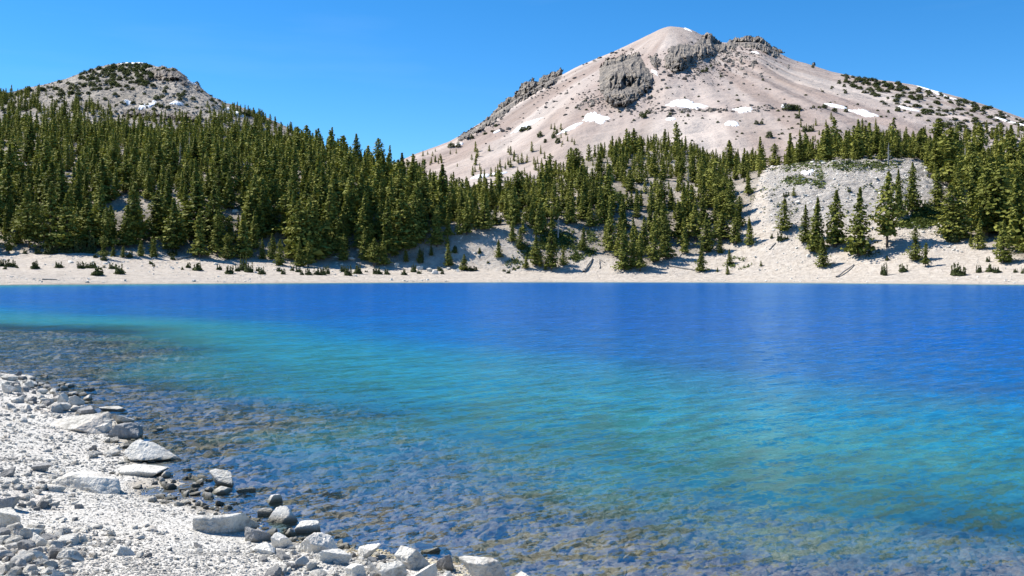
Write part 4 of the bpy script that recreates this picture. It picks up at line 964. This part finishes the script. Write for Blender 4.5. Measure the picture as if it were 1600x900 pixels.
zone_lab = [((-300, 150), 'of the far left woods', 'conifers above the far left beach'), ((150, 300), 'of the left woods', 'conifers behind the left beach row'), ((300, 480), 'above the shaded beach corner', 'conifers above the shaded beach corner'),
            ((480, 640), 'above the dense beach pair', 'conifers above the dense pair'), ((640, 830), 'beside the sandy gap', 'conifers beside the sandy gap'), ((830, 960), 'around the green meadow', 'conifers around the green meadow'),
            ((960, 1200), 'on the middle hill', 'conifers above the middle front row'), ((1200, 1470), 'above the pale rock slope', 'conifers above the pale rock slope'), ((1470, 2500), 'of the right hand stand', 'conifers in the right hand stand')]
for i in top:
    for (a, b), lab, grp in zone_lab:
        if a <= u[i] < b: later(tree(GX[i], GY[i], gz[i] - .15, H[i], 'x', grp, None, W[i] * 1.03), 'conifer', lab, GX[i], GY[i], gz[i] + H[i] * .5, 'broad' if W[i] > 1.5 else 'slim' if W[i] < 1.25 else 'dark green'); break
keep = np.ones(len(GX), bool); keep[top] = False
FX = np.concatenate([GX[keep], ex[:, 0]]); FY = np.concatenate([GY[keep], ex[:, 1]]); FZ = np.concatenate([gz[keep], ex[:, 2]]); FH = np.concatenate([H[keep], ex[:, 3]]); FW = np.concatenate([W[keep], r.uniform(1.1, 1.6, len(ex))])
print('TREES', len(HERO), len(top), len(FX))
Vs, Fs, Ts, off = [], [], [], 0
idx = r.integers(0, len(LOW), len(FX)); tv, tf = tube([(0, 0, -.03), (0, 0, .5), (0, 0, .95)], [.015, .009, .001], 4)
Vt, Ft, offt = [], [], 0
for k in range(len(LOW)):
    sel = np.where(idx == k)[0]; pv, pf, pt = LOW[k]; m = len(sel); a = r.uniform(0, 6.283, m)
    for (bv, bf, store) in ((pv, pf, 0), (tv, tf, 1)):
        c, s = np.cos(a)[:, None], np.sin(a)[:, None]
        x_ = (bv[None, :, 0] * c - bv[None, :, 1] * s) * (FH[sel] * FW[sel])[:, None]; y_ = (bv[None, :, 0] * s + bv[None, :, 1] * c) * (FH[sel] * FW[sel])[:, None]
        Wd = np.stack([x_ + FX[sel][:, None], y_ + FY[sel][:, None], bv[None, :, 2] * FH[sel][:, None] + FZ[sel][:, None]], -1).reshape(-1, 3)
        if store == 0:
            Vs.append(Wd); Fs.append((bf[None] + (np.arange(m) * len(bv))[:, None, None]).reshape(-1, 4) + off); off += m * len(bv)
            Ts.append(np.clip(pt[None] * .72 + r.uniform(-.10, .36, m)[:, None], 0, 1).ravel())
        else:
            Vt.append(Wd); Ft.append((bf[None] + (np.arange(m) * len(bv))[:, None, None]).reshape(-1, 4) + offt); offt += m * len(bv)
nV = sum(map(len, Vs))
FV = np.concatenate(Vs + Vt); FF = np.concatenate(Fs + [f + nV for f in Ft])
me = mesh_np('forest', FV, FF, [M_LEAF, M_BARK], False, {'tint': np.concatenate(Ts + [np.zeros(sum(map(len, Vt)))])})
mi = np.zeros(len(FF), np.int32); mi[sum(map(len, Fs)):] = 1; me.polygons.foreach_set('material_index', mi)
tag(link('forest', me), 'dense conifer woods covering the far hillsides', 'forest', kind='stuff')

# ------------------------------------------------------------------ dead trees, logs
def snag(u, vt, vb, label, k):
    x, y, z = hit(u, vb); H = (vb - vt) * y / F; rr_ = random.Random(k)
    e = bpy.data.objects.new('dead_tree', None); C.objects.link(e); e.location = (x, y, z - .2); tag(e, label, 'dead tree', 'grey dead trees in the woods')
    link('trunk', mesh_np('trunk', *tube([(0, 0, 0), (.1, 0, H * .4), (.05, .1, H * .75), (.15, 0, H)], [.34, .26, .16, .05], 7), [M_SNAG], True), e)
    parts = []
    for i in range(26):
        t = rr_.uniform(.25, .95); a = rr_.uniform(0, 6.28); L = (1.05 - t) * H * .16 + .4
        parts.append(tube([(.1, 0, H * t), (.1 + math.cos(a) * L * .6, math.sin(a) * L * .6, H * t - .05 * L), (.1 + math.cos(a) * L, math.sin(a) * L, H * t + .1 * L)], [.07, .05, .015], 4))
    link('branches', mesh_np('branches', *join(parts), [M_SNAG], False), e)
for k, (u, vt, vb, lab) in enumerate([(387, 256, 300, 'grey dead trunk rising out of the upper left woods'), (872, 340, 373, 'bare grey stub trunk beside the meadow clump'), (1075, 262, 300, 'thin grey dead tree on the middle hill'), (149, 285, 300, 'short grey dead trunk in the left woods'), (229, 228, 262, 'slim grey snag high in the left woods'),
                                 (281, 222, 262, 'grey snag left of the upper centre of the left woods'), (108, 226, 262, 'grey snag beside the rocky opening'), (296, 206, 238, 'grey snag close under the hill crest'), (573, 305, 345, 'pale dead top showing in the lower woods'), (1388, 222, 258, 'pale dead trunk on the crest above the rock slope'), (1508, 228, 262, 'pale dead trunk in the right stand crest'), (1414, 290, 330, 'bare grey trunk beside the upper slope conifer')]):
    snag(u, vt, vb, lab, k)
def log(u0, v0, u1, v1, rad_, label, near=False):
    a = hit(u0, v0); b = hit(u1, v1); a, b = np.array(a), np.array(b); n = 6
    pts = [a + (b - a) * t for t in np.linspace(0, 1, n)]
    for i, p in enumerate(pts): p[2] = max(p[2], float(hill_z(np.array([p[0]]), np.array([p[1]]))[0])) + rad_ * .8; p[0] += .15 * math.sin(i * 2.1)
    V, Fc = tube(pts, np.linspace(rad_, rad_ * .55, n), 8)
    tag(link('fallen_log', mesh_np('fallen_log', V, Fc, [M_LOG], True)), label, 'log', 'fallen logs on the far shore')
for a in [(1307, 434, 1335, 414, .35, 'straight dark log slanting down the right slope to the beach'), (1044, 416, 1086, 423, .38, 'bleached white log on the slope left of the cone shaped conifer'), (276, 406, 301, 400, .35, 'driftwood log on the beach near the twin tipped sapling'),
          (912, 426, 926, 405, .5, 'weathered grey trunk lying up the slope right of the meadow'), (936, 405, 945, 411, .3, 'short bleached crossed log on the slope'), (937, 420, 936, 405, .25, 'thin bleached log standing out on the slope below the meadow trees'), (1202, 391, 1212, 380, .3, 'short pale log on the slope left of the tight clump'), (1025, 323, 1030, 328, .3, 'small fallen log near the sand tongue top'), (1066, 406, 1084, 418, .22, 'thin branchy log lying above the bleached white one'), (66, 437.5, 90, 437.8, .25, 'thin driftwood pole along the waterline at the left'), (1064, 397, 1061, 404, .2, 'broken branch under the slender conifer')]:
    log(*a)

# ------------------------------------------------------------------ shrubs
def bush_mesh(seed, n=420, spiky=False, w=1.0):
    r = np.random.default_rng(seed); P = r.normal(size=(n, 3)); P /= np.linalg.norm(P, axis=1)[:, None]; P *= r.uniform(.35, 1, n)[:, None] ** .5
    P[:, 2] = np.abs(P[:, 2])
    lump = 1 + .45 * fbm3(P * 2.1 + seed, 3, seed)
    P = P * lump[:, None] * np.array([.5 * w, .5 * w, .8])
    if spiky:
        tops = [(r.uniform(-.4, .4), r.uniform(-.4, .4), r.uniform(.6, 1.0)) for _ in range(7)]
        ex_ = []
        for (a, b, h) in tops:
            t = r.random(50); ex_.append(np.stack([a + r.normal(size=50) * .07 * (1.1 - t), b + r.normal(size=50) * .07 * (1.1 - t), t * h], -1))
        P[:, 2] *= .55; P = np.concatenate([P] + ex_)
    P[:, 2] = np.clip(P[:, 2], .03, None)
    Q = sprays(P, P / (np.linalg.norm(P, axis=1)[:, None] + 1e-6), .075 * r.uniform(.6, 1.3, len(P)), r); V = Q.reshape(-1, 3)
    return mesh_np('shrub', V, np.arange(len(V)).reshape(-1, 4), [M_SHRUB], False, {'tint': np.repeat(r.random(len(Q)) * .7 + .3 * np.clip(P[:, 2], 0, 1), 4)})
BS = [bush_mesh(900 + k, spiky=True) for k in range(5)]; BR = [bush_mesh(950 + k) for k in range(6)]
SH = []
def bush(u, vt, vb, w, lab, grp, pool, zf=hill_z, lo=100, hi=900, mass=False):
    x, y, z = hit(u, vb, lo, hi, zf); H = (vb - vt) * y / F; Wd = w * y / F; me = random.choice(pool)
    if mass: SH.append((me, x, y, z - .05, Wd, H / .8, random.uniform(0, 6.28))); return
    o = link('shrub', me); o.location = (x, y, z - .05); o.scale = (Wd, Wd, H / .8); o.rotation_euler = (0, 0, random.uniform(0, 6.28)); tag(o, 'x', 'shrub', grp); later(o, 'dwarf shrub' if zf is not hill_z else 'green shrub', lab, x, y, z + H / 2)
def B4(l, du, dv): return [(du + a / 4, dv + b / 4, dv + c / 4, d / 4) for a, b, c, d in l]
beachL = B4([(12, 622, 665, 40), (65, 625, 667, 60), (30, 662, 683, 28), (105, 655, 675, 20), (220, 634, 680, 56), (372, 636, 674, 56), (505, 638, 678, 50), (545, 645, 675, 40), (582, 636, 676, 55), (605, 666, 720, 80), (705, 650, 680, 55), (750, 652, 712, 65), (1175, 642, 674, 36), (1235, 645, 690, 64), (945, 628, 650, 28), (960, 648, 666, 20), (1080, 593, 624, 32), (1370, 655, 686, 38), (1435, 664, 713, 60), (1485, 656, 696, 36), (1520, 600, 690, 50), (1555, 645, 702, 55), (1140, 668, 686, 20), (650, 658, 672, 18), (597, 590, 610, 30), (650, 590, 628, 45), (240, 548, 585, 50), (305, 530, 590, 60), (345, 540, 585, 40), (390, 545, 580, 40), (430, 545, 582, 50), (480, 498, 580, 40), (520, 500, 578, 40), (570, 470, 582, 60), (810, 570, 610, 40), (1075, 560, 595, 60), (155, 560, 588, 30)], 0, 250)
beachM = B4([(38, 668, 714, 50), (10, 670, 695, 24), (145, 670, 696, 36), (170, 680, 714, 32), (225, 666, 692, 30), (265, 668, 702, 40), (288, 690, 718, 28), (330, 680, 718, 46), (385, 678, 718, 50), (420, 672, 718, 40), (450, 662, 714, 26), (540, 664, 700, 38), (575, 664, 722, 50), (635, 658, 712, 60), (760, 672, 713, 60), (820, 682, 716, 40), (925, 686, 718, 42), (985, 655, 700, 40), (1020, 690, 710, 30), (1150, 664, 692, 36), (1165, 690, 712, 28), (1030, 560, 645, 40), (1240, 540, 580, 36), (1397, 552, 585, 28), (1450, 630, 645, 18), (1575, 690, 708, 30), (1550, 680, 695, 24), (690, 690, 700, 20), (1345, 665, 690, 80)], 400, 250)
beachR = B4([(745, 680, 708, 30), (712, 745, 797, 22), (732, 728, 802, 28), (845, 736, 778, 54), (1175, 732, 800, 56), (1205, 750, 802, 60), (1318, 740, 784, 36), (1385, 735, 778, 52), (1430, 750, 783, 52), (1548, 760, 783, 28), (1590, 755, 790, 20), (1375, 685, 716, 26), (75, 532, 586, 40), (110, 555, 575, 40), (508, 255, 280, 24), (115, 285, 310, 45), (22, 540, 570, 20), (500, 585, 650, 30), (520, 590, 655, 30), (1160, 540, 592, 80), (1130, 545, 580, 50), (1230, 750, 765, 20)], 1200, 230)
for l, lab, grp in ((beachL, 'of shrubs on the left beach', 'shrubs on the left beach'), (beachM, 'of shrubs on the middle beach', 'shrubs on the middle beach'), (beachR, 'of shrubs on the right slope', 'shrubs on the right slope')):
    for (u_, a, b, w) in l: bush(u_, a, b, w, lab, grp, BS)
# mountain shrubs
mt = [(1230, 162, 172, 18), (1245, 164, 172, 16), (1238, 163, 172, 16), (1288, 162, 169, 10), (1304, 168, 175, 10), (1322, 169, 175, 8), (1271, 164, 169, 6), (1280, 165, 169, 6), (1246, 179, 185, 8), (1217, 185, 189, 5), (1182, 188, 194, 8), (1190, 188, 194, 6), (1224, 180, 183, 4), (1257, 196, 206, 8), (1266, 195, 206, 10), (1202, 204, 215, 12), (1388, 171, 176, 5), (1403, 166, 174, 10), (1445, 168, 179, 12), (1321, 140, 146, 6), (1332, 128, 135, 8), (1311, 124, 131, 7), (1322, 120, 126, 6), (1192, 122, 126, 4), (1270, 101, 106, 5), (1480, 190, 200, 14), (1470, 193, 200, 12), (1497, 188, 204, 12),
      (817, 197, 205, 14), (826, 195, 203, 10), (844, 205, 214, 10), (870, 201, 210, 6), (872, 214, 224, 10), (865, 208, 216, 8), (852, 216, 223, 6), (737, 210, 217, 8), (758, 206, 210, 8), (770, 203, 206, 8), (775, 193, 198, 6), (705, 222, 230, 12), (716, 222, 230, 8), (1003, 175, 182, 10), (1012, 172, 178, 10), (1007, 178, 184, 10), (1075, 177, 182, 5), (1070, 150, 154, 3), (1047, 175, 180, 5), (988, 152, 157, 4), (1018, 148, 152, 4), (1104, 104, 112, 6), (1098, 108, 113, 8), (1111, 100, 105, 5), (1126, 116, 121, 4), (962, 160, 164, 3), (905, 168, 171, 3)]
for (u_, a, b, w) in mt: bush(u_, a, b, w, 'of shrubs on the mountain scree', 'shrubs on the mountain face', BR, right_z, 830, 2300)
rs = random.Random(3)
for i in range(230):
    u_ = rs.uniform(1315, 1605); s = sR(u_); v_ = s + 3 + rs.random() ** 1.4 * np.interp(u_, [1335, 1450, 1600], [22, 52, 46])
    w = rs.uniform(4, 13); bush(u_, v_ - w * .42, v_, w, 'of shrubs on the right mountain shoulder', 'shrubs on the right shoulder', BR, right_z, 830, 2300, i > 62)
for i in range(190):
    u_ = rs.choice([rs.uniform(0, 150), rs.uniform(110, 215), rs.uniform(150, 210), rs.uniform(212, 240)]); s = sL(u_)
    v_ = s + 3 + rs.random() ** 1.2 * np.interp(u_, [30, 120, 200, 240], [8, 32, 42, 30])
    w = rs.uniform(5, 11); bush(u_, v_ - w * .6, v_, w, 'of shrubs on the small peak', 'shrubs on the small peak', BR, left_z, 745, 1240, i > 50)
for (u_, v_, w) in [(247, 112, 8), (255, 110, 9), (262, 112, 8), (270, 112, 8), (245, 156, 12), (225, 132, 10), (262, 128, 8), (330, 150, 5), (343, 158, 5), (208, 162, 8), (222, 166, 8), (246, 166, 10), (252, 168, 10), (262, 170, 10), (230, 130, 9), (232, 124, 9), (228, 118, 8)]:
    bush(u_, v_ - w * .6, v_, w, 'of shrubs by the small summit rocks', 'shrubs near the small summit', BR, left_z, 745, 1240)

for i in range(90):
    u_, v_ = rs.uniform(0, 400), rs.uniform(135, 190); v_ = max(v_, float(sL(np.array([u_]))[0]) + 6); w = rs.uniform(4, 9)
    bush(u_, v_ - w * .6, v_, w, '', '', BR, left_z, 745, 1240, True)
for i in range(150):
    u_, v_ = rs.uniform(900, 1600), rs.uniform(130, 225); v_ = max(v_, float(sR(np.array([u_]))[0]) + 6); w = rs.uniform(2, 6)
    bush(u_, v_ - w * .5, v_, w, '', '', BR, right_z, 830, 2300, True)
SV, SF, ST, off = [], [], [], 0
for (me, x, y, z, w, h, a) in SH:
    n = len(me.vertices); co = np.empty(n * 3, np.float32); me.vertices.foreach_get('co', co); co = rotz(co.reshape(-1, 3) * np.array([w, w, h]), a) + np.array([x, y, z])
    t = np.empty(n, np.float32); me.attributes['tint'].data.foreach_get('value', t); SV.append(co); ST.append(t); SF.append(np.arange(n).reshape(-1, 4) + off); off += n
tag(link('dwarf_shrubs', mesh_np('dwarf_shrubs', np.concatenate(SV), np.concatenate(SF), [M_SHRUB], False, {'tint': np.concatenate(ST)})), 'smaller dwarf shrubs dotting the mountain shoulders', 'dwarf shrubs', kind='stuff')

# ------------------------------------------------------------------ green mats and scattered rocks on the far slopes
Pm = []; r = np.random.default_rng(12)
for (cu, cvv, a, b, n, dens_) in [(1455, 337, 30, 13, 4200, 1), (1430, 350, 32, 6, 1800, 1), (955, 308, 22, 8, 1800, 1), (865, 378, 26, 14, 2200, .8), (905, 380, 32, 22, 2000, .5), (845, 392, 34, 14, 1800, .6), (920, 395, 8, 4, 500, 1), (900, 402, 8, 5, 400, 1), (1155, 412, 20, 8, 700, .4), (1180, 300, 22, 25, 900, .3), (1245, 283, 22, 6, 900, 1), (1215, 315, 35, 22, 700, .3), (480, 315, 16, 6, 700, .9), (370, 310, 14, 8, 500, .6), (1120, 366, 12, 6, 500, .8), (1350, 262, 60, 6, 900, .9), (1320, 256, 100, 5, 1500, .8), (1240, 262, 40, 7, 900, .8), (1410, 300, 30, 25, 500, .3), (1290, 330, 60, 25, 500, .2), (1320, 285, 60, 12, 300, .2), (470, 338, 14, 6, 400, .8), (805, 415, 14, 8, 300, .5), (1360, 395, 15, 8, 150, .3), (1030, 330, 20, 8, 400, .5), (1280, 280, 8, 16, 500, .8)]:
    n = int(n * .8); t = r.random(n) ** .5; th = r.uniform(0, 6.283, n); uu_ = cu + a * t * np.cos(th); vv_ = cvv + b * t * np.sin(th)
    x0, y0, z0 = hit(cu, cvv); ys_t = np.linspace(y0 - 60, y0 + 60, 260)
    for q in range(0, n, 6):
        xs = (uu_[q] - 800) / F * ys_t; g = hill_z(xs, ys_t); vv2 = VH - F * (g - CH) / ys_t; ok = np.where(vv2 <= vv_[q])[0]
        if not len(ok): continue
        i = ok[0]; c = np.array([xs[i], ys_t[i], g[i]]); m = 6
        if fbm2(np.array([c[0] / 4]), np.array([c[1] / 4]), 2, 5)[0] > dens_ * 1.2 - .5: continue
        off_ = r.normal(size=(m, 3)) * np.array([.8, .8, 0]); p = c + off_; p[:, 2] = hill_z(p[:, 0], p[:, 1]) + r.uniform(.1, .5, m); Pm.append(p)
Pm = np.concatenate(Pm); Q = sprays(Pm, np.zeros_like(Pm) + np.array([0, -.3, .3]), r.uniform(.25, .55, len(Pm)), r, flat=.9); V = Q.reshape(-1, 3)
me = mesh_np('ground_cover', V, np.arange(len(V)).reshape(-1, 4), [M_MEADOW], False, {'tint': np.repeat(r.random(len(Q)), 4)})
tag(link('ground_cover', me), 'low green manzanita mats on the far slopes', 'ground cover', kind='stuff')

n = 9000; uu_ = r.uniform(-60, 1660, n); t = r.random(n); Y = YS(uu_) + 3 + t ** 1.4 * (y3(uu_) - YS(uu_)); X = (uu_ - 800) / F * Y; Zg = hill_z(X, Y)
cl = fbm2(X / 18, Y / 18, 3, 33); S = np.clip(r.lognormal(-.75, .55, n), .15, 2.4) * np.where(cl > .1, 1.3, .55); S = np.where(Y - YS(uu_) < 40, S * .5, S)
m2 = 900; u2 = r.uniform(1165, 1480, m2); Y2 = y2(u2) + r.uniform(-75, 12, m2); X2 = (u2 - 800) / F * Y2; Z2 = hill_z(X2, Y2)
X, Y, Zg, S = np.concatenate([X, X2]), np.concatenate([Y, Y2]), np.concatenate([Zg, Z2]), np.concatenate([S, np.clip(r.lognormal(-.45, .5, m2), .25, 2.2)])
ob = link('scree', scatter('scree', np.stack([X, Y, Zg], -1), S, p1, M_BOULDER, 44)); tag(ob, 'loose pale rocks strewn over the far slopes', 'scree', kind='stuff')
# broken rock round the feet of the crags and along the bench
uL, vL, wL = [], [], []
for cu, cvv, a, b, n in [(975, 150, 55, 28, 420), (925, 160, 22, 10, 120), (1080, 105, 55, 22, 420), (1110, 95, 40, 30, 260), (1085, 173, 60, 3, 130), (1030, 176, 50, 6, 80), (1160, 82, 45, 12, 260), (850, 140, 50, 26, 160), (770, 190, 50, 20, 160), (1200, 170, 60, 5, 50), (960, 82, 40, 6, 60), (1150, 100, 60, 18, 160)]:
    uL.append(cu + a * r.normal(size=n) * .6); vL.append(cvv + b * r.normal(size=n) * .6)
uL, vL = np.concatenate(uL), np.concatenate(vL); vL = np.maximum(vL, sR(uL) + 2); Pr = []
yt = np.linspace(900, 2060, 900)
for a, b in zip(uL, vL):
    xs = (a - 800) / F * yt; g = right_z(xs, yt); i = np.where(VH - F * (g - CH) / yt <= b)[0]
    if len(i): Pr.append((xs[i[0]], yt[i[0]], g[i[0]]))
Pr = np.array(Pr); ob = link('crag_rubble', scatter('crag_rubble', Pr, np.clip(r.lognormal(.9, .55, len(Pr)), .8, 9), p1, M_CRAG, 47, (.7, 1.2, .5, 1.1))); tag(ob, 'broken dark rock strewn below the crags', 'rubble', kind='stuff')
# talus of the small peak
n = 9000; uu_ = r.uniform(-40, 420, n); rL = yLr(uu_); Y = 800 + r.random(n) * (rL - 800); X = (uu_ - 800) / F * Y
ob = link('talus', scatter('talus', np.stack([X, Y, left_z(X, Y)], -1), np.clip(r.lognormal(.15, .5, n), .5, 5), p1, M_TALUS, 45)); tag(ob, 'grey talus blocks on the small peak', 'talus', kind='stuff')
for k, (u_, v_, w, lab) in enumerate([(671, 424, 9, 'pale boulder left in the boulder group by the gap beach'), (680, 428, 10, 'largest pale boulder of the group by the gap beach'), (656, 421, 10, 'grey boulder behind the group by the gap beach'), (714, 424, 8, 'pale low boulder right of the boulder group'), (611, 438, 6, 'small boulder near the waterline below the middle woods'), (555, 432, 6, 'small dark boulder on the strand left of the boulder group'), (700, 421, 6, 'small boulder between the group and the round bottomed conifer'), (745, 413, 6, 'pale boulder on the gap slope'), (748, 402, 5, 'upper pale boulder on the gap slope'), (620, 416, 8, 'boulder in shade at the foot of the woods'), (1264, 401, 7, 'white rock on the gravel slope left of the tight clump'), (195, 439, 5, 'small dark rock on the strand at the left')]):
    x, y, z = hit(u_, v_); s = w * y / F; V, Fc = stone_shape(3, 40 + k, (s, s * .8, s * .75), 8, .05)
    tag(link('boulder', mesh_np('boulder', V, Fc, [M_BOULDER], False), None, (x, y, z + s * .2)), lab, 'boulder', 'boulders on the far shore')

name_crowds()
